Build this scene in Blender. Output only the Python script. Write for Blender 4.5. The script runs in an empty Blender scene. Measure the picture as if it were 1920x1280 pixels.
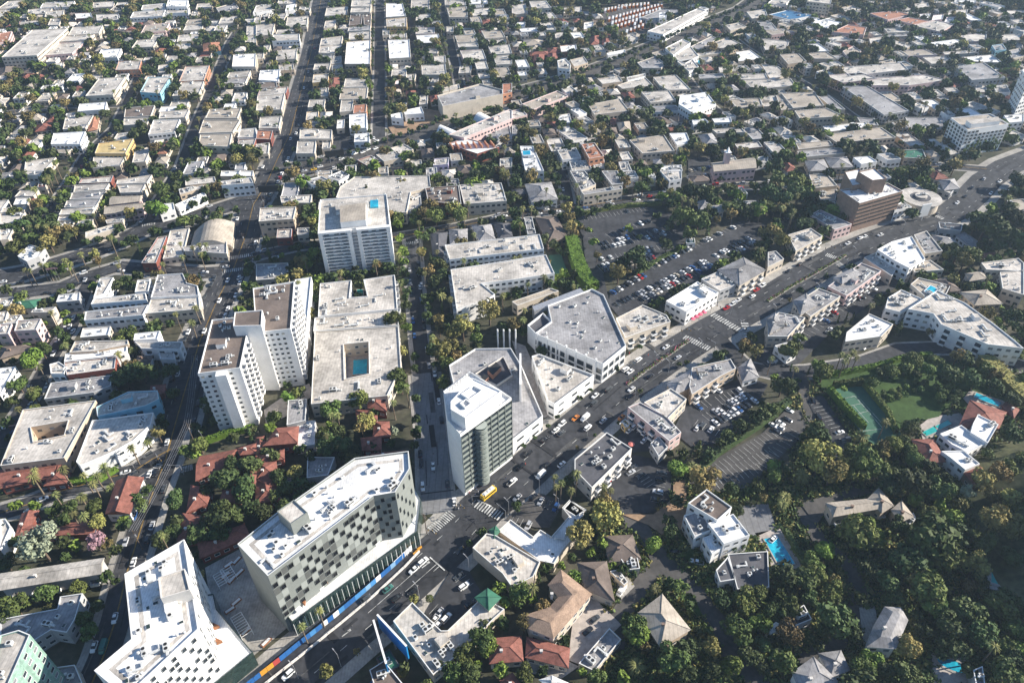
HAZE=0.00010
import bpy, math, random
import numpy as np
from mathutils import Vector, Matrix
from mathutils.geometry import tessellate_polygon
R=random.Random(7); PI=math.pi
SC=bpy.context.scene; COL=SC.collection
# ---------------------------------------------------------------- camera model (fitted to the photograph)
F=1376.; CX,CY=960.,640.; H=250.
def _n(v): return v/np.linalg.norm(v)
UP=-_n(np.array([985-CX,2300-CY,F]))
FW=np.array([0,0,1.])-UP*UP[2]; FW=_n(FW)
RT=np.cross(FW,UP)
if RT[0]<0: RT=-RT
def un(px,py,z=0.):
    r=np.array([px-CX,py-CY,F]); v=(r@RT,r@FW,r@UP); t=(z-H)/v[2]
    return (float(v[0]*t),float(v[1]*t))
def pr(x,y,z):
    c=RT*x+FW*y+UP*(z-H); return (CX+F*c[0]/c[2],CY+F*c[1]/c[2])
cam=bpy.data.cameras.new('camera'); co=bpy.data.objects.new('camera',cam); COL.objects.link(co)
cam.lens=F/1920*36; cam.sensor_width=36; cam.clip_end=20000; cam.clip_start=1
M=Matrix(((RT[0],-RT[1],-RT[2],0),(FW[0],-FW[1],-FW[2],0),(UP[0],-UP[1],-UP[2],H),(0,0,0,1)))
co.matrix_world=M; SC.camera=co
# ---------------------------------------------------------------- light
SAZ,SEL=8.,26.
w=bpy.data.worlds.new('World'); SC.world=w; w.use_nodes=True; nt=w.node_tree
sky=nt.nodes.new('ShaderNodeTexSky'); sky.sky_type='NISHITA'; sky.sun_disc=False
sky.sun_elevation=math.radians(SEL); sky.sun_rotation=math.radians(90-SAZ)
sky.air_density=1.0; sky.dust_density=0.1; sky.ozone_density=4.0
bg=nt.nodes['Background']; nt.links.new(sky.outputs[0],bg.inputs[0]); bg.inputs[1].default_value=0.078
sl=bpy.data.lights.new('sun','SUN'); sl.energy=5.0; sl.angle=math.radians(0.5); sl.color=(1,.925,.81)
so=bpy.data.objects.new('sun',sl); COL.objects.link(so)
sd=Vector((math.cos(math.radians(SAZ))*math.cos(math.radians(SEL)),math.sin(math.radians(SAZ))*math.cos(math.radians(SEL)),math.sin(math.radians(SEL))))
so.rotation_euler=(-sd).to_track_quat('-Z','Y').to_euler()
SC.view_settings.view_transform='Standard'; SC.view_settings.look='None'; SC.view_settings.exposure=1.1
SC.render.engine='CYCLES'; SC.cycles.max_bounces=5; SC.cycles.diffuse_bounces=3; SC.cycles.glossy_bounces=2
SC.cycles.transmission_bounces=2; SC.cycles.volume_bounces=0; SC.cycles.transparent_max_bounces=4
# ---------------------------------------------------------------- materials
MATS={}
def mat(name,c,rough=.85,var=.25,scale=.15,metal=0.,spec=.3,c2=None,rnd=0.,fine=0.,seam=0.):
    """a procedural surface: base colour broken by two noises (weathering), optional per-object tint"""
    if name in MATS: return MATS[name]
    m=bpy.data.materials.new(name); m.use_nodes=True; n=m.node_tree.nodes; L=m.node_tree.links
    b=n['Principled BSDF']; b.inputs['Roughness'].default_value=rough; b.inputs['Metallic'].default_value=metal
    b.inputs['Specular IOR Level'].default_value=spec
    geo=n.new('ShaderNodeNewGeometry')
    no=n.new('ShaderNodeTexNoise'); no.inputs['Scale'].default_value=scale; no.inputs['Detail'].default_value=6; no.inputs['Roughness'].default_value=.65
    L.new(geo.outputs['Position'],no.inputs['Vector'])
    rp=n.new('ShaderNodeValToRGB'); L.new(no.outputs[0],rp.inputs[0])
    lo=[x*(1-var) for x in c]; hi=[min(1,x*(1+var*.5)) for x in c]
    if c2: lo=list(c2)
    rp.color_ramp.elements[0].position=.35; rp.color_ramp.elements[0].color=(*lo,1)
    rp.color_ramp.elements[1].position=.62; rp.color_ramp.elements[1].color=(*hi,1)
    out=rp.outputs[0]
    if fine:
        n2=n.new('ShaderNodeTexNoise'); n2.inputs['Scale'].default_value=scale*9; n2.inputs['Detail'].default_value=3
        L.new(geo.outputs['Position'],n2.inputs['Vector'])
        mr=n.new('ShaderNodeMapRange'); L.new(n2.outputs[0],mr.inputs[0]); mr.inputs[1].default_value=.3; mr.inputs[2].default_value=.7
        mr.inputs[3].default_value=1-fine; mr.inputs[4].default_value=1+fine*.6
        mx=n.new('ShaderNodeVectorMath'); mx.operation='SCALE'; L.new(out,mx.inputs[0]); L.new(mr.outputs[0],mx.inputs['Scale']); out=mx.outputs[0]
    if seam:
        wv=n.new('ShaderNodeTexWave'); wv.inputs['Scale'].default_value=seam; wv.inputs['Distortion'].default_value=.4; wv.inputs['Detail'].default_value=1
        L.new(geo.outputs['Position'],wv.inputs['Vector'])
        mr=n.new('ShaderNodeMapRange'); L.new(wv.outputs['Fac'],mr.inputs[0]); mr.inputs[1].default_value=0; mr.inputs[2].default_value=.12
        mr.inputs[3].default_value=.8; mr.inputs[4].default_value=1
        mx=n.new('ShaderNodeVectorMath'); mx.operation='SCALE'; L.new(out,mx.inputs[0]); L.new(mr.outputs[0],mx.inputs['Scale']); out=mx.outputs[0]
    if rnd:
        oi=n.new('ShaderNodeObjectInfo'); hs=n.new('ShaderNodeHueSaturation')
        a=n.new('ShaderNodeMapRange'); L.new(oi.outputs['Random'],a.inputs[0]); a.inputs[3].default_value=.5-rnd*.045; a.inputs[4].default_value=.5+rnd*.03
        v=n.new('ShaderNodeMath'); v.operation='FRACT'; q=n.new('ShaderNodeMath'); q.operation='MULTIPLY'; L.new(oi.outputs['Random'],q.inputs[0]); q.inputs[1].default_value=7.13; L.new(q.outputs[0],v.inputs[0])
        v2=n.new('ShaderNodeMapRange'); L.new(v.outputs[0],v2.inputs[0]); v2.inputs[3].default_value=1-rnd*.6; v2.inputs[4].default_value=1+rnd*.6
        L.new(a.outputs[0],hs.inputs['Hue']); L.new(v2.outputs[0],hs.inputs['Value']); L.new(out,hs.inputs['Color']); out=hs.outputs[0]
    L.new(out,b.inputs['Base Color']); MATS[name]=m; return m
ROOF={'w':mat('roof white membrane',(.80,.79,.77),.7,.22,.08,fine=.14,seam=.35),
 'p':mat('roof pale gravel',(.53,.49,.44),.9,.42,.07,fine=.24,seam=.22),
 'g':mat('roof grey felt',(.32,.31,.31),.9,.42,.07,fine=.24,seam=.25),
 'd':mat('roof dark felt',(.10,.10,.11),.9,.3,.1,fine=.15),
 'b':mat('roof brown gravel',(.17,.135,.115),.9,.3,.12,fine=.15),
 't':mat('roof tan gravel',(.40,.35,.29),.9,.28,.1,fine=.15,seam=.2),
 'r':mat('roof red clay tile',(.25,.10,.075),.8,.35,.5,fine=.3),
 'c':mat('roof brown shingle',(.36,.25,.18),.9,.3,.3,fine=.25,seam=.5),
 'o':mat('roof orange clay tile',(.40,.19,.12),.8,.3,.4,fine=.25),
 'y':mat('roof cream deck',(.55,.42,.2),.9,.25,.2,fine=.15),
 'G':mat('roof green metal',(.05,.16,.10),.5,.25,.3),
 'u':mat('roof blue tarp',(.05,.16,.3),.6,.2,.4),
 'k':mat('roof black panel',(.03,.035,.045),.3,.2,.4)}
WALL={'w':mat('wall white stucco',(.80,.79,.77),.85,.1,.2,fine=.06),
 'c':mat('wall cream stucco',(.56,.49,.40),.85,.14,.2,fine=.08),
 'p':mat('wall pale plaster',(.62,.585,.54),.85,.12,.2,fine=.08),
 'g':mat('wall grey plaster',(.38,.38,.38),.85,.15,.2,fine=.08),
 'd':mat('wall dark cladding',(.07,.07,.08),.6,.2,.3),
 'b':mat('wall brown brick',(.25,.175,.135),.9,.2,.5,fine=.2),
 't':mat('wall tan stucco',(.50,.40,.30),.85,.15,.2,fine=.08),
 'r':mat('wall red brick',(.22,.07,.05),.9,.2,.5,fine=.2),
 'o':mat('wall orange stucco',(.50,.24,.14),.85,.15,.3),
 'y':mat('wall yellow stucco',(.55,.38,.16),.85,.15,.3),
 's':mat('scaffold netting green',(.26,.40,.33),.8,.3,.6,fine=.3,seam=.5),
 'n':mat('wall pink stucco',(.58,.43,.41),.85,.12,.3),
 'u':mat('wall blue stucco',(.25,.50,.60),.85,.15,.3),
 'v':mat('wall lavender stucco',(.42,.38,.55),.85,.15,.3),
 'G':mat('wall sage panel',(.21,.225,.21),.6,.08,.4)}
GLASS=mat('window glass dark',(.035,.045,.055),.12,.4,.3,spec=.7)
GLASSG=mat('window glass green',(.03,.05,.045),.15,.4,.3,spec=.8)
FRAME=mat('window frame white',(.7,.7,.68),.6,.1)
METAL=mat('galvanised metal',(.45,.45,.46),.5,.2,.8,metal=.5)
METALW=mat('painted unit metal',(.60,.60,.58),.6,.2,.9)
DARKM=mat('black grille',(.03,.03,.03),.6,.2)
COPPER=mat('weathered copper coil',(.42,.22,.15),.6,.3,1.)
WOOD=mat('timber boards',(.30,.13,.06),.8,.3,.8,fine=.2)
ASPH=mat('asphalt',(.052,.053,.058),.92,.42,.045,fine=.3,seam=.03)
ASPHO=mat('old asphalt',(.085,.08,.076),.92,.3,.07,fine=.2)
CONC=mat('street concrete',(.20,.20,.205),.9,.2,.08,fine=.15,seam=.12)
PAVE=mat('pavement concrete',(.36,.34,.31),.9,.3,.1,fine=.2,seam=.3)
PAINT=mat('road paint white',(.52,.52,.50),.85,.6,.35,fine=.3)
PAINTY=mat('road paint yellow',(.5,.30,.05),.85,.5,.35,fine=.3)
POOL=mat('pool water',(.03,.45,.58),.08,.2,.12,spec=.6,c2=(.01,.26,.42),fine=.25)
POOLG=mat('pool water green',(.03,.36,.33),.08,.2,.3,spec=.6)
LAWN=mat('mown lawn',(.045,.085,.02),.95,.3,.3,fine=.2)
COURT=mat('court green acrylic',(.05,.13,.085),.8,.1,.3)
DIRT=mat('dry earth',(.33,.22,.14),.95,.3,.08,fine=.2)
PATIO=mat('patio stone',(.42,.37,.33),.9,.25,.5,fine=.15)
GROUND=mat('ground mix',(.085,.078,.055),.95,.3,.035,c2=(.022,.030,.012),fine=.35)
LEAF={'b':mat('foliage deep green',(.09,.125,.03),.75,.45,.5,rnd=.75),
 'g':mat('foliage bright green',(.125,.19,.03),.75,.4,.5,rnd=.6),
 'o':mat('foliage olive',(.21,.185,.06),.8,.4,.5,rnd=.9),
 'k':mat('foliage dark',(.058,.088,.026),.75,.4,.5,rnd=.75),
 'a':mat('foliage silver',(.22,.25,.17),.8,.35,.5,rnd=.3),
 'u':mat('foliage pink blossom',(.30,.18,.20),.8,.3,.8,rnd=.2),
 'p':mat('palm fronds',(.16,.17,.055),.7,.4,.6,rnd=.6)}
BARK=mat('bark',(.13,.095,.07),.95,.3,1.)
BARKP=mat('palm bark',(.20,.155,.11),.95,.3,1.)
HEDGE=mat('hedge leaves',(.10,.17,.02),.8,.4,.8)
# ---------------------------------------------------------------- mesh helper
class MB:
    def __init__(s): s.v=[]; s.f=[]; s.m=[]
    def poly(s,pts,mi=0):
        k=len(s.v); s.v+= [tuple(p) for p in pts]; s.f.append(tuple(range(k,k+len(pts)))); s.m.append(mi)
    def tris(s,outer,holes,z,mi=0):
        rings=[[Vector((p[0],p[1],0)) for p in r] for r in [outer]+holes]
        flat=[p for r in rings for p in r]; k=len(s.v); s.v+=[(p.x,p.y,z) for p in flat]
        for t in tessellate_polygon(rings): s.f.append(tuple(k+i for i in t)); s.m.append(mi)
    def prism(s,poly,z0,z1,mi=0,top=True,mt=None):
        n=len(poly)
        for i in range(n):
            a,b=poly[i],poly[(i+1)%n]; s.poly([(a[0],a[1],z0),(b[0],b[1],z0),(b[0],b[1],z1),(a[0],a[1],z1)],mi)
        if top: s.tris(poly,[],z1,mi if mt is None else mt)
    def box(s,cx,cy,z0,z1,sx,sy,a=0.,mi=0,mt=None):
        c,q=math.cos(a),math.sin(a)
        P=[(cx+c*x*sx/2-q*y*sy/2,cy+q*x*sx/2+c*y*sy/2) for x,y in ((-1,-1),(1,-1),(1,1),(-1,1))]
        s.prism(P,z0,z1,mi,True,mt)
    def cyl(s,cx,cy,z0,z1,r0,r1=None,n=8,mi=0,dx=0.,dy=0.):
        r1=r0 if r1 is None else r1
        A=[(cx+r0*math.cos(2*PI*i/n),cy+r0*math.sin(2*PI*i/n),z0) for i in range(n)]
        B=[(cx+dx+r1*math.cos(2*PI*i/n),cy+dy+r1*math.sin(2*PI*i/n),z1) for i in range(n)]
        for i in range(n): j=(i+1)%n; s.poly([A[i],A[j],B[j],B[i]],mi)
        s.poly(B,mi)
    def bar(s,a,b,t=.1,mi=0):
        a,b=Vector(a),Vector(b); d=(b-a).normalized(); u=d.cross(Vector((0,0,1)))
        if u.length<.01: u=Vector((1,0,0))
        u=u.normalized()*t/2; v=d.cross(u).normalized()*t/2
        A=[a+u+v,a-u+v,a-u-v,a+u-v]; B=[p+(b-a) for p in A]
        for i in range(4): j=(i+1)%4; s.poly([A[i],A[j],B[j],B[i]],mi)
        s.poly(A,mi); s.poly(B,mi)
    def mesh(s,name,mats):
        me=bpy.data.meshes.new(name); me.from_pydata(s.v,[],s.f)
        for m in mats: me.materials.append(m)
        if len(mats)>1: me.polygons.foreach_set('material_index',s.m)
        return me
    def obj(s,name,mats,parent=None,loc=None):
        return link(name,s.mesh(name,mats if isinstance(mats,(list,tuple)) else [mats]),parent,loc)
def link(name,me,parent=None,loc=None,rz=0.,sc=None):
    o=bpy.data.objects.new(name,me); COL.objects.link(o)
    if parent: o.parent=parent
    if loc is not None: o.location=loc
    if rz: o.rotation_euler=(0,0,rz)
    if sc is not None: o.scale=sc if isinstance(sc,(tuple,list)) else (sc,)*3
    return o
PEND=[]   # things whose label is completed at the end: (obj, description, x, y)
def thing(name,desc,cat,x,y,z=0.,rz=0.,group=None,full=None,me=None):
    o=bpy.data.objects.new(name,me); COL.objects.link(o); o.location=(x,y,z); o.rotation_euler=(0,0,rz)
    o['category']=cat
    if group: o['group']=group
    if full: o['label']=full
    else: PEND.append((o,desc,x,y))
    return o
def struct(name,mb,m,kind='structure'):
    o=mb.obj(name,m); o['kind']=kind; return o
def area(p): return .5*sum(p[i][0]*p[(i+1)%len(p)][1]-p[(i+1)%len(p)][0]*p[i][1] for i in range(len(p)))
def ccw(p): return list(p) if area(p)>0 else list(p)[::-1]
def inset(p,d):
    n=len(p); out=[]
    for i in range(n):
        a,b,c=Vector(p[i-1][:2]),Vector(p[i][:2]),Vector(p[(i+1)%n][:2])
        e1=(b-a).normalized(); e2=(c-b).normalized(); n1=Vector((-e1.y,e1.x)); n2=Vector((-e2.y,e2.x))
        k=n1+n2
        if k.length<.3: k=n1*1.0
        else: k=k/max(.35,(k.length**2)/2)
        q=b+k*d; out.append((q.x,q.y))
    return out
def inpoly(x,y,p):
    c=False; n=len(p)
    for i in range(n):
        x1,y1=p[i]; x2,y2=p[i-1]
        if (y1>y)!=(y2>y) and x<(x2-x1)*(y-y1)/(y2-y1)+x1: c=not c
    return c
# ---------------------------------------------------------------- occupancy raster
RES=1.5; OX,OY=-720.,50.; NX,NY=int(1440/RES),int(1000/RES)
OCC=np.zeros((NX,NY),bool); gx,gy=np.meshgrid(OX+RES*(np.arange(NX)+.5),OY+RES*(np.arange(NY)+.5),indexing='ij')
def mark(p,grow=0.):
    if grow: p=inset(ccw(p),-grow)
    xs=[q[0] for q in p]; ys=[q[1] for q in p]
    i0,i1=max(0,int((min(xs)-OX)/RES)),min(NX,int((max(xs)-OX)/RES)+2); j0,j1=max(0,int((min(ys)-OY)/RES)),min(NY,int((max(ys)-OY)/RES)+2)
    if i1<=i0 or j1<=j0: return
    X,Y=gx[i0:i1,j0:j1],gy[i0:i1,j0:j1]; c=np.zeros(X.shape,bool); n=len(p)
    for i in range(n):
        x1,y1=p[i]; x2,y2=p[i-1]
        if y1==y2: continue
        c^=((y1>Y)!=(y2>Y))&(X<(x2-x1)*(Y-y1)/(y2-y1)+x1)
    OCC[i0:i1,j0:j1]|=c
def occ(x,y,r=0.):
    i0,i1=int((x-r-OX)/RES),int((x+r-OX)/RES)+1; j0,j1=int((y-r-OY)/RES),int((y+r-OY)/RES)+1
    if i0<0 or j0<0 or i1>=NX or j1>=NY: return True
    return bool(OCC[i0:i1,j0:j1].any())
TILES={c:((i%4)*480,(i//4)*320) for i,c in enumerate('ABCDEFGHIJKLMNOP')}
def tp(t,x,y):
    if t=='X': return (x,y)
    ox,oy=TILES[t]; return (ox+x/4.,oy+y/4.)
def pts(s): 
    a=[tuple(float(q) for q in w.split(',')) for w in s.split()]; return a
def wpts(t,s,z=0.): return [un(*tp(t,*p),z) for p in pts(s)]
def visible(x,y,z,m=0):
    p=pr(x,y,z); return -m<p[0]<1920+m and -m<p[1]<1280+m
# ---------------------------------------------------------------- ground, roads, lots
g=MB(); g.poly([(-9000,-3000,0),(9000,-3000,0),(9000,14000,0),(-9000,14000,0)]); struct('ground',g,GROUND)
MK=MB(); MY=MB()      # white and yellow road paint
ZR=[.2]; ZP=[.03]; ROADS=[]
def strip(P,w,z,mb,mi=0):
    n=len(P); L=[];Rr=[]
    for i in range(n):
        a=Vector(P[max(0,i-1)]); b=Vector(P[min(n-1,i+1)]); d=(b-a).normalized(); q=Vector((-d.y,d.x))*w/2
        L.append((P[i][0]+q.x,P[i][1]+q.y)); Rr.append((P[i][0]-q.x,P[i][1]-q.y))
    for i in range(n-1): mb.poly([(*Rr[i],z),(*Rr[i+1],z),(*L[i+1],z),(*L[i],z)],mi)
    return L,Rr
def offs(P,o):
    n=len(P); out=[]
    for i in range(n):
        a=Vector(P[max(0,i-1)]); b=Vector(P[min(n-1,i+1)]); d=(b-a).normalized(); out.append((P[i][0]-d.y*o,P[i][1]+d.x*o))
    return out
def walk(P,step,start=0.):
    out=[]; s=start
    for i in range(len(P)-1):
        a,b=Vector(P[i]),Vector(P[i+1]); l=(b-a).length; d=(b-a)/max(l,1e-6)
        while s<l: q=a+d*s; out.append((q.x,q.y,math.atan2(d.y,d.x))); s+=step
        s-=l
    return out
def dashes(P,o,on,off,w=.15,mb=None):
    mb=mb or MK; z=ZR[0]+.03
    for x,y,a in walk(offs(P,o),on+off,1.):
        mb.box(x,y,.44,.445,on,w,a)
def line(P,o,w=.15,mb=None):
    mb=mb or MK; strip(offs(P,o),w,.445,mb)
def road(name,px,w,m=ASPH,pave=3.,mk='c',cars=0.):
    P=[un(*p) for p in pts(px)]
    if pave:
        mb=MB(); L,Rr=strip(P,w+2*pave,ZP[0],mb); struct('pavement',mb,PAVE); ZP[0]+=.004; mark(L+Rr[::-1])
        kb=MB()
        for o in (w/2+.1,-w/2-.1):
            Q=offs(P,o); strip(Q,.3,ZP[0]+.13,kb)
            for dd in (.15,-.15):
                q=offs(Q,dd)
                for i in range(len(q)-1): kb.poly([(*q[i],0),(*q[i+1],0),(*q[i+1],ZP[0]+.13),(*q[i],ZP[0]+.13)])
        struct('kerb',kb,PAVE)
    mb=MB(); L,Rr=strip(P,w,ZR[0],mb); struct(name,mb,m); ZR[0]+=.005; mark(L+Rr[::-1])
    ROADS.append((name,P,w,cars))
    if 'c' in mk: line(P,.15,.12,MY); line(P,-.15,.12,MY)
    if 'd' in mk: dashes(P,w/4,3,7); dashes(P,-w/4,3,7)
    if 'e' in mk: dashes(P,w/4-.3,3,8,.2); dashes(P,-w/4+.3,3,8,.2)
    return P
road('avenue','625,-60 602,0 583,100 560,190 545,250 520,300 500,345 475,385 462,440 440,500 405,570 375,640 345,740 325,810',19,mk='cd',cars=.35)
road('lower_avenue','325,810 312,860 285,930 262,1000 240,1070 218,1160 195,1230 165,1300',11,mk='c',cars=.15)
road('side_street','712,-60 712,0 712,140 710,285',10,mk='',cars=.4,pave=2)
road('side_street','812,-60 827,0 842,70 862,160',8,mk='',cars=.2,pave=2)
road('side_street','445,60 432,80 400,160 370,230 342,310 300,375 272,420',9,mk='',cars=.3,pave=2)
road('side_street','262,140 240,190 215,240 162,290 135,335 112,370 92,405',8,mk='',cars=.2,pave=2)
road('boulevard','475,372 425,388 350,412 275,428 225,452 162,478 100,497 50,512 -30,525',17,mk='d',cars=.1)
road('boulevard_south_lane','470,508 375,512 300,508 225,500 160,520 112,540 50,548 -30,560',12,mk='d',cars=.1)
road('cross_street','450,490 490,478 560,462 620,455 740,445 850,428 960,404 1060,392 1135,381 1210,370 1335,352 1440,347 1560,330 1690,318 1780,312 1850,318',9,mk='c',cars=.25,pave=2)
road('diagonal_boulevard','520,325 560,318 620,305 667,292 717,272 790,250 855,220 905,200 960,178 1035,158 1085,143 1135,125 1185,105 1235,85 1285,61 1335,42 1397,18 1460,-30',26,m=ASPHO,mk='d',cars=.25,pave=2.5)
SUN=road('sunset_boulevard','420,1385 555,1262 650,1182 762,1090 850,1012 905,952 960,906 1022,852 1085,800 1160,735 1240,678 1330,622 1450,556 1515,515 1580,478 1640,452 1700,430 1760,412 1795,392 1822,368 1850,338 1890,312 1960,285',20,mk='e',pave=5)
road('side_lane','772,440 775,480 779,545 788,640 796,700',8,mk='',cars=.35,pave=2.5)
road('concrete_street','796,700 802,750 812,830 815,900 820,962',13,m=CONC,mk='',pave=2,cars=.1)
road('curved_road','322,842 285,862 250,885 187,900 112,922 50,947 -20,968',9,mk='c',pave=2,cars=.15)
road('side_street','172,520 160,545 130,620 100,665 70,722 40,772 -5,840',8,mk='',cars=.35,pave=2)
road('hillside_road','1345,632 1375,665 1400,688 1440,697 1515,697 1615,682 1690,655 1777,652 1840,662 1940,695',9,mk='',pave=1.5)
road('hillside_lane','1165,930 1170,960 1195,985 1215,1010 1240,1052 1270,1080 1310,1115 1347,1172 1380,1235 1440,1300',7.5,m=ASPHO,mk='',pave=0)
road('hillside_lane','1240,1052 1210,1090 1185,1120 1155,1165 1152,1215',7,m=ASPHO,mk='',pave=0)
road('hillside_lane','1505,700 1508,745 1520,780 1548,830 1560,870',5,m=ASPHO,mk='',pave=0)
road('hillside_lane','1500,950 1535,1010 1590,1060 1615,1110 1600,1165 1565,1210 1500,1245',6,m=ASPHO,mk='',pave=0)
road('side_street','1250,88 1275,130 1310,180 1350,215',9,mk='',pave=2,cars=.3)
road('side_street','1335,42 1400,92 1480,140 1560,190 1640,250 1700,300',8,mk='',pave=2,cars=.2)
road('side_street','1050,300 1060,345 1068,392',7,mk='',pave=2,cars=.2)
road('alley','672,30 665,150 655,290',4,mk='',pave=0)
road('alley','770,30 775,120 790,200',4,mk='',pave=0)
road('alley','500,110 470,190 440,290',4,mk='',pave=0)
road('side_street','-20,215 120,200 250,198 350,205',7,mk='',pave=1.5)
road('side_street','150,40 300,42 470,36 600,30',10,mk='',pave=2,cars=.3)
LZ=[.46]
def lot(name,px,m=ASPH,t='X',z=None):
    P=ccw(wpts(t,px)); mb=MB(); mb.tris(P,[],z or LZ[0]); o=struct(name,mb,m); mark(P); LZ[0]+=.005; return P
lot('parking_lot','1078,412 1110,400 1170,392 1215,390 1262,402 1290,440 1275,470 1225,505 1140,510 1112,492 1095,450')
lot('parking_lot','1145,548 1172,532 1290,468 1390,415 1430,418 1450,445 1430,455 1330,520 1250,562 1200,592 1165,600 1140,570')
lot('driveway','1092,440 1110,436 1125,490 1150,600 1120,640 1105,560')
lot('parking_lot','1285,760 1335,735 1400,705 1440,722 1425,748 1400,762 1355,832 1295,838 1262,810 1275,780')
lot('parking_lot','1288,905 1340,862 1430,812 1470,772 1500,768 1512,800 1490,832 1440,880 1400,915 1340,924',ASPHO)
lot('parking_lot','1512,748 1542,742 1600,832 1565,860')
lot('parking_lot','1120,905 1150,868 1180,852 1262,868 1256,932 1225,962 1160,965')
lot('parking_lot','1410,668 1500,600 1560,560 1655,510 1692,532 1560,622 1500,682 1440,690')
lot('parking_lot','798,1150 850,1062 880,1072 905,1115 838,1180 812,1165')
lot('parking_lot','948,975 975,950 1010,925 1060,940 1030,990 1005,990',ASPHO)
lot('parking_lot','1175,800 1190,775 1250,800 1265,840 1185,850 1150,830')
lot('plaza','385,1065 505,1000 560,1160 470,1235 400,1160',PAVE)
lot('parking_lot','1290,300 1330,295 1340,340 1290,345')
lot('parking_lot','622,250 660,250 655,290 625,295')
lot('bare_lot','728,240 800,205 850,215 840,225 740,258',DIRT)
lot('bus_yard','1115,18 1235,8 1262,25 1212,48 1210,65 1150,70 1132,40',ASPHO)
lot('motor_court','495,770 545,735 580,720 590,740 540,780 500,800',PATIO)
lot('dry_slope','1165,965 1225,965 1262,935 1262,905 1285,900 1290,985 1250,1010 1215,985',DIRT)
lot('courtyard_paving','960,640 985,650 1040,775 1020,785 975,690',PATIO)
lot('private_drive','475,720 505,742 500,790 540,775',ASPH) if 0 else None
lot('lawn','1640,745 1680,735 1735,735 1772,765 1760,782 1725,790 1690,795 1665,782',LAWN)
lot('lawn','1618,735 1680,715 1720,722 1640,742',LAWN)
lot('garden_ground','1530,715 1700,665 1840,690 1915,740 1900,800 1790,760 1700,800 1620,830 1560,750',LAWN,z=.3)
lot('terrace','1722,800 1745,782 1800,775 1812,790 1770,815 1730,826',PATIO,z=.5)
lot('terrace','1805,748 1818,732 1880,752 1900,770 1860,775 1820,765',PATIO,z=.5)
lot('driveway','1848,868 1862,842 1900,828 1945,830 1945,850 1905,850 1880,866 1872,880',PATIO,z=.5)
lot('terrace','1848,1052 1862,1045 1905,1062 1898,1112 1850,1104',PAVE,z=.5)
lot('terrace','1415,1000 1462,992 1505,1062 1450,1080 1440,1040',PATIO,z=.5)
lot('terrace','1380,950 1440,945 1455,990 1410,1010 1385,985',CONC,z=.5)
lot('driveway','1075,1155 1105,1112 1165,1172 1120,1215 1095,1250 1065,1238',PATIO)
lot('driveway','1150,1080 1165,1065 1190,1100 1165,1125',PAVE)
lot('driveway','985,1235 1040,1228 1085,1250 1050,1275 990,1262',PAVE)
lot('terrace','1745,1225 1800,1215 1830,1265 1800,1290 1750,1285',PATIO)
lot('driveway','1610,1140 1640,1135 1650,1210 1620,1225',PAVE)
lot('driveway','1500,945 1600,915 1640,925 1560,945 1530,985',ASPHO)
lot('lawn','1268,1000 1290,1010 1310,1060 1285,1050',LAWN)
lot('lawn','1060,1125 1085,1122 1095,1135 1070,1145',LAWN)
lot('lawn','1265,1110 1300,1120 1320,1160 1290,1150',LAWN)
lot('garden_path','960,1000 990,1015 985,1075 950,1060',CONC) if 0 else None
TC=lot('tennis_court','1560,730 1620,725 1690,815 1640,835 1618,822',COURT)
def wline(a,b,w=.25,mb=None,z=.62):
    (x1,y1),(x2,y2)=a,b; L=math.hypot(x2-x1,y2-y1); (mb or MK).box((x1+x2)/2,(y1+y2)/2,z,z+.004,L,w,math.atan2(y2-y1,x2-x1))
for a,b in (((1574,750),(1602,744)),((1574,750),(1614,810)),((1602,744),(1655,805)),((1614,810),(1655,805)),((1586,764),(1613,758)),((1600,762),(1628,794)),((1599,779),(1632,771)),((1608,745),(1660,803))):
    wline(un(*a),un(*b),.18,MK,.66)
lot('tennis_court','1028,480 1052,478 1066,518 1038,524',COURT)
# crosswalks: (corner a, corner b, stripes, length in metres)
def crosswalk(a,b,n,ln):
    (x1,y1),(x2,y2)=un(*a),un(*b); an=math.atan2(y2-y1,x2-x1)
    for i in range(n):
        t=(i+.5)/n; MK.box(x1+(x2-x1)*t,y1+(y2-y1)*t,.47,.474,math.hypot(x2-x1,y2-y1)/n*.5,ln,an)
crosswalk((893,944),(940,970),10,4.5); crosswalk((808,996),(848,962),12,4.5)
crosswalk((1282,632),(1330,655),12,4); crosswalk((1335,590),(1390,622),13,4); crosswalk((1395,605),(1405,640),7,4)
crosswalk((425,486),(475,478),14,3.5); crosswalk((420,510),(472,503),14,3.5); crosswalk((1548,478),(1567,485),6,4); crosswalk((1568,492),(1582,503),6,4)
crosswalk((266,424),(292,420),8,3); crosswalk((285,890),(300,870),6,3.5); crosswalk((340,882),(362,876),7,3.5); crosswalk((758,458),(790,454),9,3)
crosswalk((1745,400),(1768,412),7,3.5)
# mended patches, trench cuts and manholes
PT=MB(); PT2=MB()
for n,P,w,c in ROADS:
    if n in('sunset_boulevard','avenue','diagonal_boulevard','boulevard','cross_street','lower_avenue','concrete_street','boulevard_south_lane'):
        k=0
        for x,y,a in walk(P,7.5 if w>15 else 11):
            k+=1; o=R.uniform(-.42,.42)*w; q=PT if R.random()<.55 else PT2
            q.box(x-math.sin(a)*o,y+math.cos(a)*o,.39,.40+.0007*(k%40),R.choice([2.5,6,14,22]),R.choice([.5,1.1,2.4]),a+(PI/2 if R.random()<.15 else 0))
            if R.random()<.3: PT2.cyl(x,y,.39,.431,.35,.35,8)
struct('road_patches',PT,mat('tar patch',(.028,.028,.031),.95,.3,.3)); struct('road_patches',PT2,mat('worn patch',(.085,.084,.083),.95,.4,.3,fine=.3))
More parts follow.
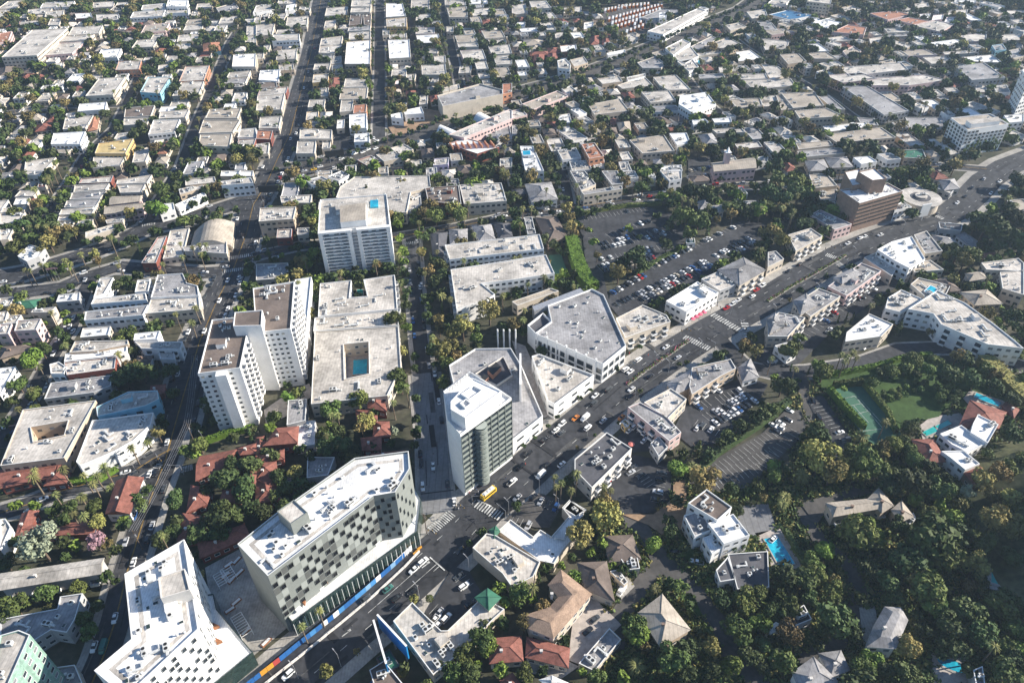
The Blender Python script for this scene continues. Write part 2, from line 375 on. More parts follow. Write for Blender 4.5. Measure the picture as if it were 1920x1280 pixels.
# turn arrow on the boulevard
for (ax,ay) in ((797,1061),(648,1189)):
    x,y=un(ax,ay); MK.box(x,y,.48,.484,3.,.35,.72); MK.box(x+1.2,y+1.3,.48,.484,1.2,.9,.72)
wline(un(806,1045),un(834,1070),.5,MK,.48); wline(un(895,938),un(922,950),.5,MK,.48)
for a,b in (((806,1048),(690,1150)),((820,1057),(760,1110))): wline(un(*a),un(*b),.2,MK,.48)
STALL=[]  # parking bays: (start px, end px, bays, bay length m, side, fill)
def stalls(a,b,n,ln,side,fill,paint=True):
    A,B=Vector(un(*a)),Vector(un(*b)); d=(B-A)/n; u=d.normalized(); q=Vector((-u.y,u.x))*side
    for i in range(n+1):
        if not paint: break
        p=A+d*i; e=p+q*ln; wline((p.x,p.y),(e.x,e.y),.14,MK,.6)
    for i in range(n):
        if R.random()<fill: c=A+d*(i+.5)+q*ln*.5; STALL.append((c.x,c.y,math.atan2(q.y,q.x)))
stalls((1092,408),(1205,390),16,5,-1,.05); stalls((1110,430),(1120,455),3,5,-1,.0)
stalls((1135,440),(1215,412),11,5,-1,.3); stalls((1128,463),(1260,432),17,5,-1,.55); stalls((1128,463),(1260,432),17,5,1,.45)
stalls((1122,484),(1230,462),14,5,-1,.6); stalls((1125,506),(1225,480),14,5,1,.85); stalls((1125,506),(1225,480),14,5,-1,.9)
stalls((1152,555),(1215,520),10,5,1,.85); stalls((1228,506),(1300,470),12,5,1,.6); stalls((1305,466),(1395,424),14,5,1,.12)
stalls((1195,560),(1330,494),22,5,1,.85); stalls((1195,560),(1330,494),22,5,-1,.85); stalls((1345,486),(1412,450),11,5,1,.45); stalls((1345,486),(1412,450),11,5,-1,.7)
stalls((1160,578),(1190,562),5,5,1,.9)
stalls((1300,800),(1365,830),8,5,1,.4); stalls((1340,745),(1385,728),6,5,-1,.2); stalls((1330,790),(1410,745),11,5,1,.6); stalls((1330,790),(1410,745),11,5,-1,.7); stalls((1300,760),(1320,750),3,5,-1,.6)
stalls((1340,870),(1455,800),16,5,-1,.02); stalls((1330,895),(1440,840),14,5,-1,0); stalls((1440,880),(1500,815),9,5,1,.0); stalls((1350,918),(1430,885),9,5,1,0); stalls((1442,808),(1470,780),4,5,-1,.9)
stalls((1520,760),(1590,845),13,5,1,.1); stalls((1175,880),(1212,915),7,5,1,.4); stalls((1240,945),(1255,880),9,5,1,.8); stalls((1180,805),(1240,840),9,5,1,.6)
stalls((1505,625),(1560,585),7,5,-1,.1); stalls((1590,560),(1640,530),7,5,-1,.3); stalls((1430,680),(1480,645),6,5,-1,.2); stalls((1560,598),(1625,560),9,5,1,.2)
stalls((848,1085),(868,1108),3,5,1,.7); stalls((805,1152),(832,1172),4,5,1,.8); stalls((1015,932),(1050,946),5,5,-1,.8); stalls((955,985),(990,998),4,5,1,.5)
stalls((1295,325),(1335,318),7,5,1,.8); stalls((1290,338),(1335,332),7,5,1,.6); stalls((1540,395),(1590,360),8,5,1,.5); stalls((1455,425),(1510,402),8,5,1,.7)
stalls((628,258),(626,292),7,5,-1,.7,False); stalls((655,258),(652,290),7,5,1,.6,False); stalls((320,440),(310,475),6,5,1,.5)
# ---------------------------------------------------------------- shared small parts
def unit_window():
    m=MB(); f=.09
    m.poly([(-.5,0.04,0),(.5,0.04,0),(.5,0.04,1),(-.5,0.04,1)],0)
    for a,b,c,d in ((-.5,.5,0,f*.8),(-.5,.5,1-f*.8,1),(-.5,-.5+f*.6,0,1),(.5-f*.6,.5,0,1)):
        m.poly([(a,.07,c),(b,.07,c),(b,.07,d),(a,.07,d)],1)
    m.poly([(-.5,0,0),(.5,0,0),(.5,.16,0),(-.5,.16,0)],1)
    return m.mesh('window',[GLASS,FRAME])
WIN=unit_window()
m=MB(); m.poly([(-.5,0.03,0),(.5,0.03,0),(.5,0.03,1),(-.5,0.03,1)],0); m.poly([(-.5,.05,0),(.5,.05,0),(.5,.05,.05),(-.5,.05,.05)],1); WINP=m.mesh('window',[GLASS,FRAME])
CUR=[mat('drawn curtain',(.42,.39,.33),.8,.2,.5),mat('half blind',(.20,.21,.22),.4,.3,.5)]
def variants(me):
    out=[me,me]
    for c in CUR: q=me.copy(); q.name='window'; q.materials[0]=c; out.append(q)
    return out
WV={}
def wvar(me):
    if me.name not in WV: WV[me.name]=variants(me)
    return R.choices(WV[me.name],[5,3,1,2])[0]
def ac_mesh(k):
    m=MB()
    if k==0:
        m.box(0,0,.15,1.25,1.7,1.3,0,0); m.cyl(0,0,1.25,1.32,.5,.5,10,1); m.box(-.7,0,0,.15,.15,1.2,0,1); m.box(.7,0,0,.15,.15,1.2,0,1)
    elif k==1:
        m.box(0,0,.2,1.6,3.0,1.7,0,0); m.cyl(-.75,0,1.6,1.68,.55,.55,10,1); m.cyl(.75,0,1.6,1.68,.55,.55,10,1); m.box(2.1,0,.3,.9,1.3,.7,0,0); m.box(0,-.86,.5,1.3,2.4,.02,0,1)
    elif k==2:
        m.cyl(0,0,0,.9,.28,.28,8,0); m.cyl(0,0,.9,1.25,.5,.3,8,0)
    elif k==3:
        m.box(0,0,.4,1.0,4.2,.6,0,0); m.box(1.9,1.,.4,1.0,.6,2.2,0,0); m.box(-1.9,0,0,.9,1.2,1.2,0,0); m.box(0,0,0,.4,.15,.5,0,1)
    else:
        m.box(0,0,0,.35,1.5,1.1,0,0); m.box(0,0,.35,.45,1.3,.9,0,1)
    return m.mesh(['air_conditioner','air_conditioner','roof_vent','duct','skylight'][k],[METALW,DARKM if k!=4 else GLASSG])
ACM=[ac_mesh(k) for k in range(5)]; ACN=['air_conditioner','air_conditioner','roof_vent','duct','skylight']
def facade(root,poly,z0,z1,lx,ly,wm,near,cap=90,fl=3.1,sp=3.5,ww=1.9,wh=1.5,edges=None,name='window',me=None,jit=.08):
    """windows on every wall that can be seen from around the camera"""
    E=[]; n=len(poly)
    for i in range(n):
        a,b=poly[i],poly[(i+1)%n]; dx,dy=b[0]-a[0],b[1]-a[1]; L=math.hypot(dx,dy)
        if L<4 or (edges is not None and i not in edges): continue
        nx,ny=dy/L,-dx/L; mx,my=(a[0]+b[0])/2+lx,(a[1]+b[1])/2+ly
        if nx*(0-mx)+ny*(0-my)< -25: continue
        E.append((a,b,L,nx,ny))
    nf=max(1,int((z1-z0-.5)/fl)); fl2=(z1-z0-.3)/nf
    tot=sum(max(1,int(e[2]/sp)) for e in E)*nf
    if tot>cap: k=tot/cap; sp*=k; ww*=min(k,2.2)
    left=100
    for a,b,L,nx,ny in E:
        if near and me is None and 'BAL' in globals() and L>16 and z1>6.5 and R.random()<.42:
            bc=max(2,int(L/6)); an=math.atan2(b[1]-a[1],b[0]-a[0])
            for f in range(nf):
                for c in range(bc):
                    if left<=0: break
                    left-=1; s=(c+.5)/bc; o=link('balcony',BAL,root,(a[0]+(b[0]-a[0])*s,a[1]+(b[1]-a[1])*s,z0+fl2*f+.5 if f else .9)); o.rotation_euler=(0,0,an+PI)
            continue
        nc=max(1,int(L/sp)); an=math.atan2(b[1]-a[1],b[0]-a[0]); ux,uy=(b[0]-a[0])/L,(b[1]-a[1])/L
        for f in range(nf):
            z=z0+fl2*f+fl2*.32
            for c in range(nc):
                if R.random()<jit: continue
                s=(c+.5)/nc*L; w_=min(ww,L/nc*.8); x,y=a[0]+ux*s,a[1]+uy*s
                if near:
                    if left<=0: return
                    left-=1
                    o=link(name,wvar(me or (WIN if near>1 else WINP)),root,(x,y,z),0,(-w_ if 0 else w_,1,wh)); o.rotation_euler=(0,0,an+PI)
                else:
                    q=.04; hw=w_/2
                    wm.poly([(x-ux*hw+nx*q,y-uy*hw+ny*q,z),(x+ux*hw+nx*q,y+uy*hw+ny*q,z),(x+ux*hw+nx*q,y+uy*hw+ny*q,z+wh),(x-ux*hw+nx*q,y-uy*hw+ny*q,z+wh)],2)
def units(root,P,z,n,avoid=(),near=1,ang=None):
    q=inset(P,2.2); xs=[p[0] for p in q]; ys=[p[1] for p in q]; k=0; t=0
    while k<n and t<n*12:
        t+=1; x,y=R.uniform(min(xs),max(xs)),R.uniform(min(ys),max(ys))
        if not inpoly(x,y,q) or any(inpoly(x,y,inset(h,-1.5)) for h in avoid): continue
        j=R.choices([0,1,2,3,4],[5,2,5,2,2 if near>1 else 1])[0]; s=R.uniform(.8,1.15)
        link(ACN[j],ACM[j],root,(x,y,z),(ang or 0)+R.choice([0,PI/2]),s); k+=1
NB=[0]; GA0=math.radians(8); PATCH=[mat('roof patch light',(.60,.57,.52),.9,.2,.2,fine=.1),mat('roof patch grey',(.36,.34,.32),.9,.3,.2,fine=.2),mat('roof patch white',(.66,.66,.66),.8,.15,.2)]
def building(t,h,rc,wc,px,name=None,desc=None,full=None,kind='F',holes=(),nu=None,win=True,par=.6,z0=0.,cat='building',group=None,sp=3.3,ww=2.1,pts_w=None,cap=90,fill=0):
    P=pts_w or [un(*tp(t,*p),h) for p in pts(px)]
    if len(P)==3: a,b,c=P; P=[a,b,c,(a[0]+c[0]-b[0],a[1]+c[1]-b[1])]
    if t in 'ABCD' and not pts_w: 
        g0=(sum(q[0] for q in P)/len(P),sum(q[1] for q in P)/len(P)); k0=h; h=round(h*.86,1) if h<13 else h; kk=(H-h)/(H-k0); P=[(q[0]*kk,q[1]*kk) for q in P]
    P=ccw(P); hs=[ccw([un(*tp(t,*p),h) for p in pts(q)]) for q in holes]
    mark(P,.5); cx=sum(p[0] for p in P)/len(P); cy=sum(p[1] for p in P)/len(P)
    P=[(p[0]-cx,p[1]-cy) for p in P]; hs=[[(p[0]-cx,p[1]-cy) for p in q] for q in hs]; A=abs(area(P)); dist=math.hypot(cx,cy)
    near=2 if dist<290 else (1 if dist<430 else 0)
    L=[math.hypot(P[(i+1)%len(P)][0]-P[i][0],P[(i+1)%len(P)][1]-P[i][1]) for i in range(len(P))]
    house=kind in 'HG' and A<420
    if name is None: name='house' if house else ('shop_building' if cat=='shop' else 'apartment_building' if A>520 else ('town_building' if fill else 'low_rise_building'))
    if desc is None:
        size='small' if A<230 else ('large' if A>1100 else 'mid-sized')
        if max(L)>2.6*min(x for x in L if x>1): size='long'
        rn={'w':'white','p':'pale grey','g':'grey','d':'dark','b':'brown','t':'tan','r':'red tiled','o':'orange tiled','y':'yellow','c':'cream','G':'green','u':'blue','k':'black'}[rc]
        desc=size+' '+rn+(' flat-roofed building' if kind=='F' else ' hip-roofed house' if house else (' arched-roof hall' if kind=='B' else ' pitched-roof building'))
        if wc in 'ronyuv' and kind=='F': desc={'r':'red','o':'orange','n':'pink','y':'yellow','u':'blue','v':'lavender'}[wc]+'-walled flat-roofed building'
    root=thing(name,desc,cat,cx,cy,0,0,group or ('houses among the trees' if house else 'buildings of the city blocks'),full)
    NB[0]+=1; W=MB(); RM=MB(); rz=h
    if kind=='F':
        rz=h-par; i1=inset(P,.32)
        for i in range(len(P)):
            j=(i+1)%len(P); a,b,c,d=P[i],P[j],i1[j],i1[i]
            W.poly([(*a,z0),(*b,z0),(*b,h),(*a,h)],0); W.poly([(*a,h),(*b,h),(*c,h),(*d,h)],1); W.poly([(*d,h),(*c,h),(*c,rz),(*d,rz)],0)
        for q in hs:
            o1=inset(q,-.3)
            for i in range(len(q)):
                j=(i+1)%len(q); a,b,c,d=q[i],q[j],o1[j],o1[i]
                W.poly([(*a,.1),(*b,.1),(*b,h),(*a,h)],0); W.poly([(*a,h),(*b,h),(*c,h),(*d,h)],1); W.poly([(*c,h),(*d,h),(*d,rz),(*c,rz)],0)
            fl=MB(); fl.tris(q,[],.12); fl.obj('courtyard_floor',PATIO,root)
        RM.tris(i1,[inset(q,-.3) for q in hs],rz)
    elif kind in 'HG':
        # the ridge follows the longer axis
        if len(P)==4:
            W.prism(P,0,h-1.2,0,False); O=inset(P,-.55); e=h-1.3
            l0=math.hypot(O[1][0]-O[0][0],O[1][1]-O[0][1])+math.hypot(O[3][0]-O[2][0],O[3][1]-O[2][1]); l1=math.hypot(O[2][0]-O[1][0],O[2][1]-O[1][1])+math.hypot(O[0][0]-O[3][0],O[0][1]-O[3][1])
            if l0<l1: O=O[1:]+O[:1]
            a,b,c,d=[Vector((*p,e)) for p in O]; wd=((a-d).length+(b-c).length)/2; rh=min(2.6,wd*.19); k=.5*wd/max((a-b).length,1) if kind=='H' else 0.
            k=min(k,.48); m1=(a+d)/2; m2=(b+c)/2; r1=m1.lerp(m2,k)+Vector((0,0,rh)); r2=m2.lerp(m1,k)+Vector((0,0,rh))
            RM.poly([a,b,r2,r1]); RM.poly([c,d,r1,r2])
            (RM if kind=='H' else RM).poly([b,c,r2]); RM.poly([d,a,r1]); RM.poly([a,d,c,b]); rz=e+rh*.6
            for s,q in ((a,b),(b,c),(c,d),(d,a)): RM.poly([s,q,q-Vector((0,0,.25)),s-Vector((0,0,.25))])
            RM.bar(r1+Vector((0,0,.05)),r2+Vector((0,0,.05)),.25,1)
            if kind=='H':
                for p,q in ((a,r1),(d,r1),(b,r2),(c,r2)): RM.bar(p+Vector((0,0,.04)),q+Vector((0,0,.04)),.18,1)
        else:
            W.prism(P,0,h-1.2,0,False); O=inset(P,-.5); I=inset(P,min(4.,math.sqrt(A)*.22)); e=h-1.3; rh=1.9
            for i in range(len(O)): j=(i+1)%len(O); RM.poly([(*O[i],e),(*O[j],e),(*I[j],e+rh),(*I[i],e+rh)])
            RM.tris(I,[],e+rh); rz=e+rh
    elif kind=='B':   # barrel vault along the longer axis
        a,b,c,d=[Vector((*p,0)) for p in P]
        if (a-b).length<(b-c).length: a,b,c,d=b,c,d,a
        N=10; rise=(a-d).length*.22; pr0=None; W.prism(P,0,h-rise,0,False)
        for i in range(N+1):
            t_=i/N; z=h-rise+rise*math.sin(PI*t_); p=a.lerp(d,t_); q=b.lerp(c,t_); p.z=q.z=z
            if pr0:
                RM.poly([pr0[0],pr0[1],q,p])
                for s1,s2 in ((pr0[0],p),(pr0[1],q)): W.poly([s1,s2,(s2.x,s2.y,h-rise),(s1.x,s1.y,h-rise)],0)
            pr0=(p,q)
        rz=h
    if win:
        fz=h-(.6 if kind=='F' else 1.4)
        if kind=='B': fz=h-4
        facade(root,P,z0,max(fz,3.),cx,cy,W,near,sp=sp,ww=ww,cap=min(cap,100) if near else 260)
        for q in hs: facade(root,q[::-1],.2,fz,cx,cy,W,near,cap=40,sp=4)
    W.obj('wall',[WALL[wc],FRAME if wc!='d' else WALL['d'],GLASS],root)
    rob=RM.obj('roof',[ROOF[rc],WALL['p'] if kind=='F' else ROOF[rc],ROOF['d'],PATCH[0] if rc!='w' else PATCH[2],PATCH[1]],root)
    if kind=='F':
        xs=[q[0] for q in P]; ys=[q[1] for q in P]; n0=0
        for _ in range(40):       # patched membrane sheets of another tone
            if n0>=min(9,A/70): break
            x,y=R.uniform(min(xs),max(xs)),R.uniform(min(ys),max(ys)); sx,sy=R.uniform(2,8),R.uniform(1.2,6); a0=math.atan2(P[1][1]-P[0][1],P[1][0]-P[0][0]); cc,ss=math.cos(a0),math.sin(a0)
            K=[(x+cc*u*sx/2-ss*v*sy/2,y+ss*u*sx/2+cc*v*sy/2) for u,v in ((-1,-1),(1,-1),(1,1),(-1,1))]; I1=inset(P,.6)
            if all(inpoly(*k,I1) for k in K) and not any(inpoly(*k,inset(q,-.8)) for q in hs for k in K) and not any(inpoly(*v,K) for q in hs for v in q): n0+=1; RM.poly([(*k,rz+.01*n0) for k in K],R.choice([3,3,4]))
        if A>500 and not hs:      # low dividing parapets
            a0=P[0]; 
            for f in (.33,.62) if A>900 else (.5,):
                if len(P)==4:
                    u,v=Vector(P[0]).lerp(Vector(P[1]),f),Vector(P[3]).lerp(Vector(P[2]),f)
                    if (Vector(P[0])-Vector(P[1])).length<(Vector(P[1])-Vector(P[2])).length: u,v=Vector(P[1]).lerp(Vector(P[2]),f),Vector(P[0]).lerp(Vector(P[3]),f)
                    d=(v-u).normalized(); u+=d*.4; v-=d*.4; mm=(u+v)/2; RM.box(mm.x,mm.y,rz,rz+.4,(v-u).length,.3,math.atan2(d.y,d.x),1)
        if not near:
            xs=[q[0] for q in P]; ys=[q[1] for q in P]
            for _ in range(int(min(16,A/26+2))):
                x,y=R.uniform(min(xs),max(xs)),R.uniform(min(ys),max(ys)); sx,sy=R.choice([(.9,.9),(1.4,1),(3.5,.35),(.6,.6),(2.2,1.6),(.35,4)])
                if inpoly(x,y,inset(P,1.6)): RM.box(x,y,rz,rz+R.uniform(.4,1.3),sx,sy,GA0,1,R.choice([0,1,2]))
        if nu is None: nu=int(min(22,A/42+2)) if dist<520 else int(min(6,A/150+1))
        d=Vector((P[1][0]-P[0][0],P[1][1]-P[0][1])); units(root,P,rz,nu,hs,near,math.atan2(d.y,d.x))
        if A>260 and R.random()<.5 and nu and kind=='F' and dist<650:   # stair house on the roof
            for _ in range(9):
                x,y=R.uniform(-8,8),R.uniform(-8,8)
                if inpoly(x,y,inset(P,4)) and not any(inpoly(x,y,inset(q,-4)) for q in hs):
                    m=MB(); m.box(x,y,rz,rz+2.4,R.uniform(3,5),R.uniform(2.5,4),math.atan2(d.y,d.x),0,1); m.obj('stair_house',[WALL[wc],ROOF[rc]],root); break
    elif near and nu!=0 and kind in 'HG':
        x,y=P[0][0]*.3,P[0][1]*.3; m=MB(); m.box(x,y,h-1.5,rz+1.3,.9,.7,0,0); m.box(x,y,rz+1.3,rz+1.45,1.1,.9,0,0); m.obj('chimney',WALL['b'] if rc in 'bt' else WALL['p'],root)
    return root,P,(cx,cy),rz
def px_box(root,c,pxs,h0,h1,name,mats,mt=None,par=0.):
    """a part traced by its top outline at height h1, standing on h0"""
    P=ccw([un(*p,h1) for p in pts(pxs)]); P=[(p[0]-c[0],p[1]-c[1]) for p in P]; m=MB()
    if par:
        i1=inset(P,.3); m.prism(P,h0,h1,0,False); m.tris(i1,[],h1-par,1 if len(mats)>1 else 0)
        for i in range(len(P)):
            j=(i+1)%len(P); m.poly([(*P[i],h1),(*P[j],h1),(*i1[j],h1),(*i1[i],h1)],0); m.poly([(*i1[i],h1),(*i1[j],h1),(*i1[j],h1-par),(*i1[i],h1-par)],0)
    else: m.prism(P,h0,h1,0,True,1 if len(mats)>1 else 0)
    PXO[0]=m.obj(name,mats,root); return P
LAND=[]; PXO=[None]
def landmark(n,px,py,z=0): LAND.append((n,*un(px,py,z)))
# ---------------------------------------------------------------- landmark buildings
def edge_grid(root,a,b,z0,z1,nc,nf,wf,hf,me,name='window',skip=None,out=0.,cap=100):
    L=math.hypot(b[0]-a[0],b[1]-a[1]); an=math.atan2(b[1]-a[1],b[0]-a[0]); ux,uy=(b[0]-a[0])/L,(b[1]-a[1])/L; k=0
    cw=L/nc; ch=(z1-z0)/nf
    for f in range(nf):
        for c in range(nc):
            if skip and skip(c,f): continue
            if k>=cap: return
            s=(c+.5)*cw; o=link(name,wvar(me) if name=='window' and me is WIN else me,root,(a[0]+ux*s+uy*out,a[1]+uy*s-ux*out,z0+f*ch+ch*(1-hf)/2),0,(cw*wf,1,ch*hf)); o.rotation_euler=(0,0,an+PI); k+=1
def eidx(P,c,px1,h):
    """index of the roof edge whose midpoint lies nearest a photo point"""
    x,y=un(*px1,h); x-=c[0]; y-=c[1]; return min(range(len(P)),key=lambda i:math.hypot((P[i][0]+P[(i+1)%len(P)][0])/2-x,(P[i][1]+P[(i+1)%len(P)][1])/2-y))
m=MB(); m.poly([(-.5,.05,0),(.5,.05,0),(.5,.05,1),(-.5,.05,1)],0)
for a,b,c,d in ((-.5,.5,0,.04),(-.5,.5,.96,1),(-.5,-.47,0,1),(.47,.5,0,1)): m.poly([(a,.25,c),(b,.25,c),(b,.25,d),(a,.25,d)],1)
m.poly([(-.5,0,0),(.5,0,0),(.5,.25,0),(-.5,.25,0)],1); m.poly([(-.5,.05,0),(-.5,.25,0),(-.5,.25,1),(-.5,.05,1)],1); m.poly([(.5,.05,0),(.5,.25,0),(.5,.25,1),(.5,.05,1)],1)
DEEP=m.mesh('window',[GLASS,FRAME]); DEEPG=m.mesh('window',[mat('tinted glass',(.010,.011,.014),.45,.3,.4,spec=.15),WALL['G']])
def rooftop_clutter(root,P,z,n):
    units(root,P,z,n,(),2,R.random()*PI)
# checkerboard hotel, east block
r,P,c,rz=building('X',36,'w','G','445,1019 517,962 665,858 766,845 768,878 741,922 700,929 502,1079','hotel_building',full='white-roofed hotel with checkerboard windows facing the boulevard, east of the paved plaza',win=False,nu=44,par=.9,group='white checkerboard hotel blocks')
chk=lambda c,f:(c+f)%2==0 and R.random()<.96 or R.random()<.12
i=eidx(P,c,(600,1005),36); edge_grid(r,P[i],P[(i+1)%8],9.5,34.5,19,7,.8,.68,DEEPG,skip=chk,cap=72)
i=eidx(P,c,(720,925),36); edge_grid(r,P[i],P[(i+1)%8],9.5,34.5,4,7,.7,.6,DEEPG,skip=chk,cap=16)
i=eidx(P,c,(755,900),36); edge_grid(r,P[i],P[(i+1)%8],9.5,34.5,5,6,.35,.6,DEEPG,skip=chk,cap=18)
PM=[]      # paler and darker cladding panels over the checkerboard front
for nm,cc in (('panel pale sage',(.30,.32,.30)),('panel dark sage',(.10,.105,.10))):
    m=MB(); m.poly([(-.5,.03,0),(.5,.03,0),(.5,.03,1),(-.5,.03,1)]); PM.append(m.mesh('cladding_panel',[mat(nm,cc,.6,.05,.4)]))
i=eidx(P,c,(600,1005),36); a,b=P[i],P[(i+1)%8]; L=math.hypot(b[0]-a[0],b[1]-a[1]); ux,uy=(b[0]-a[0])/L,(b[1]-a[1])/L
for f in range(7):
    for q in range(19):
        if (q+f)%2==0 and R.random()<.72:
            s_=(q+.5)*L/19; o=link('cladding_panel',R.choice([PM[0],PM[0],PM[1]]),r,(a[0]+ux*s_,a[1]+uy*s_,9.5+f*25/7),0,(L/19,1,25/7)); o.rotation_euler=(0,0,math.atan2(uy,ux)+PI)
px_box(r,c,'519,958 551,936 577,960 545,982',35,41.5,'penthouse',[WALL['G'],ROOF['p']],par=.5)
pod=px_box(r,c,'480,1085 548,1166 783,995 790,935 770,900 700,960',0,9,'podium',[GLASSG,ROOF['w']],par=.5)
m=MB()
for (x,y) in ((558,1120),(601,1079),(636,1050),(668,1022),(705,996)):
    w=MB(); T=ccw([un(x-6,y-4,10.4),un(x+18,y-20,10.4),un(x+13,y+12,10.4)]); w.prism([(q_[0]-c[0],q_[1]-c[1]) for q_ in T],9,10.4); w.obj('timber_screen',WOOD,r)
    for k in range(3):
        e=un(x-12+k*7,y+10+k*6,9); w=MB(); w.box(e[0]-c[0],e[1]-c[1],9,9.8,2.2,1.2,.9); w.obj('daybed',WALL['w'],r)
# posts along the podium glass
m=MB(); i=eidx(pod,(0,0),(0,0),0); A=un(548,1166,9); B=un(783,995,9)
for k in range(26):
    t=k/25; m.box(A[0]+(B[0]-A[0])*t-c[0]+.5,A[1]+(B[1]-A[1])*t-c[1]-.6,0,8.6,.16,.16,.7)
m.obj('colonnade',FRAME,r)
def walkway(r,P,z,d0,d1):
    a,b=inset(P,d0),inset(P,d1); m=MB()
    for i in range(len(P)): j=(i+1)%len(P); m.poly([(*a[i],z),(*a[j],z),(*b[j],z),(*b[i],z)])
    m.obj('roof_walkway',ROOF['p'],r)
walkway(r,P,rz+.02,2.6,4.0)
landmark('the checkerboard hotel',610,980,36)
# checkerboard hotel, west block
r,P,c,rz=building('X',36,'w','w','345,1010 372,1178 235,1306 176,1256 246,1197 233,1075','hotel_building',full='white-roofed hotel with scattered square windows on its pale front, west of the paved plaza',win=False,nu=44,par=.9,group='white checkerboard hotel blocks')
i=eidx(P,c,(300,1240),36); edge_grid(r,P[i],P[(i+1)%6],9.5,34.5,14,8,.8,.66,DEEP,skip=chk,cap=60)
i=eidx(P,c,(360,1090),36); edge_grid(r,P[i],P[(i+1)%6],9.5,34.5,14,6,.5,.6,DEEP,skip=lambda c,f:R.random()<.6,cap=36)
px_box(r,c,'296,1082 346,1065 356,1105 301,1121',35,41,'penthouse',[WALL['p'],ROOF['p']],par=.5)
px_box(r,c,'345,1120 400,1112 406,1141 474,1222 360,1315 330,1290',0,9,'podium',[GLASSG,ROOF['w']],par=.5)
for (x,y) in ((397,1170),(402,1198),(393,1242)):
    w=MB(); T=ccw([un(x-9,y-9,10.4),un(x-4,y+10,10.4),un(x+14,y+2,10.4)]); w.prism([(q_[0]-c[0],q_[1]-c[1]) for q_ in T],9,10.4); w.obj('timber_screen',WOOD,r)
walkway(r,P,rz+.02,2.6,4.0)
landmark('the west hotel block',270,1180,36)
# glass tower
r,P,c,rz=building('X',38,'w','w','831,732 881,696 940,732 959,745 863,814 839,787','office_tower',full='glass and white office tower at the boulevard corner beside the crosswalks',win=False,nu=4,par=1.,group=None)
i=eidx(P,c,(911,780),38); a,b=P[i],P[(i+1)%6]; L=math.hypot(b[0]-a[0],b[1]-a[1]); an=math.atan2(b[1]-a[1],b[0]-a[0]); ux,uy=(b[0]-a[0])/L,(b[1]-a[1])/L
m=MB(); m.poly([(-.5,.06,0),(.5,.06,0),(.5,.06,1),(-.5,.06,1)],0); m.poly([(-.48,.1,.55),(.48,.1,.55),(.48,.1,.95),(-.48,.1,.95)],2)
for k in range(4): m.box(0,.22,.06+k*.12,.078+k*.12,.98,.22,0,1)
for s in (-.49,.49): m.box(s,.22,0,1,.015,.4,0,1)
LV=m.mesh('window_bay',[GLASSG,mat('louvre aluminium',(.30,.33,.30),.5,.1,.5),GLASS])
edge_grid(r,a,b,2,36.5,7,11,.97,.98,LV,'window_bay',skip=lambda c,f:c==2 and f<10)
m=MB(); cx0,cy0=a[0]+ux*L*.36+uy*.2,a[1]+uy*L*.36-ux*.2; rr=L*.095
for f in range(12):
    z=1.5+f*2.85; 
    for k in range(12):
        t0,t1=an+PI+PI*k/12,an+PI+PI*(k+1)/12
        p,q=(cx0+rr*math.cos(t0),cy0+rr*math.sin(t0)),(cx0+rr*math.cos(t1),cy0+rr*math.sin(t1)); m.poly([(*p,z),(*q,z),(*q,z+2.85),(*p,z+2.85)],0)
        for zz in (.1,.8,1.4,2.0):
            P2=[(cx0+(rr+e)*math.cos(t),cy0+(rr+e)*math.sin(t)) for e,t in ((0,t0),(.3,t0),(.3,t1),(0,t1))]; m.prism([P2[0],P2[1],P2[2],P2[3]],z+zz,z+zz+.12,1)
m.prism([(cx0+rr*math.cos(an+PI+PI*k/12),cy0+rr*math.sin(an+PI+PI*k/12)) for k in range(13)],35.6,35.9,1)
m.obj('curved_bay',[GLASSG,MATS['louvre aluminium']],r)
px_box(r,c,'845,752 886,708 940,733 872,783 845,767',36.5,44,'penthouse',[WALL['w'],ROOF['w']],par=.4)
pent=PXO[0]
for s in ('864,738 888,722 905,731 880,748','862,755 874,747 884,756 872,764'): px_box(pent,c,s,43,44.6,'plant_well',[WALL['w'],DARKM],par=1.2)
m=MB()
for k in range(9): e=un(843+k*5,727-k*4,39); m.box(e[0]-c[0],e[1]-c[1],37,39.5,.2,.2)
A,B=un(838,730,39.5),un(884,698,39.5); m.bar((A[0]-c[0],A[1]-c[1],39.5),(B[0]-c[0],B[1]-c[1],39.5),.2); m.obj('railing',METAL,r)
A,B=un(905,884,3),un(934,858,3); m=MB(); m.prism([(A[0]-c[0],A[1]-c[1]),(B[0]-c[0],B[1]-c[1]),(B[0]-c[0]-2.2,B[1]-c[1]+2.2),(A[0]-c[0]-2.2,A[1]-c[1]+2.2)],3,3.4); m.obj('entrance_canopy',METAL,r)
landmark('the glass office tower',890,760,38)
# its low shopping podium
r,P,c,rz=building('X',10,'g','w','842,684 891,653 958,652 978,685 1018,779 961,824 900,820 860,760','shopping_centre',full='low grey-roofed shopping building with rooftop plant yard behind the glass office tower',nu=9,par=1.,sp=7,ww=5)
px_box(r,c,'890,700 944,667 961,702 931,722',9.4,10.8,'plant_yard',[WALL['p'],ROOF['d']],par=1.)
yard=PXO[0]
for s in ('914,694 930,678 940,687 924,703','900,710 908,700 917,706 907,716'): px_box(yard,c,s,10,12.8,'cooling_tower',[COPPER,DARKM])
m=MB(); A,B=un(974,662,20),un(974,738,14); m.prism([(A[0]-c[0],A[1]-c[1]),(B[0]-c[0],B[1]-c[1]),(B[0]-c[0]+.9,B[1]-c[1]),(A[0]-c[0]+.9,A[1]-c[1])],9,20); m.obj('sign_fin',WALL['w'],r)
for (x,y) in ((934,655),(945,655),(956,655),(967,655)): 
    e=un(x,y,0); m=MB(); m.cyl(e[0]-c[0],e[1]-c[1],0,13.5,.4,.4,8); m.obj('column',WALL['w'],r)
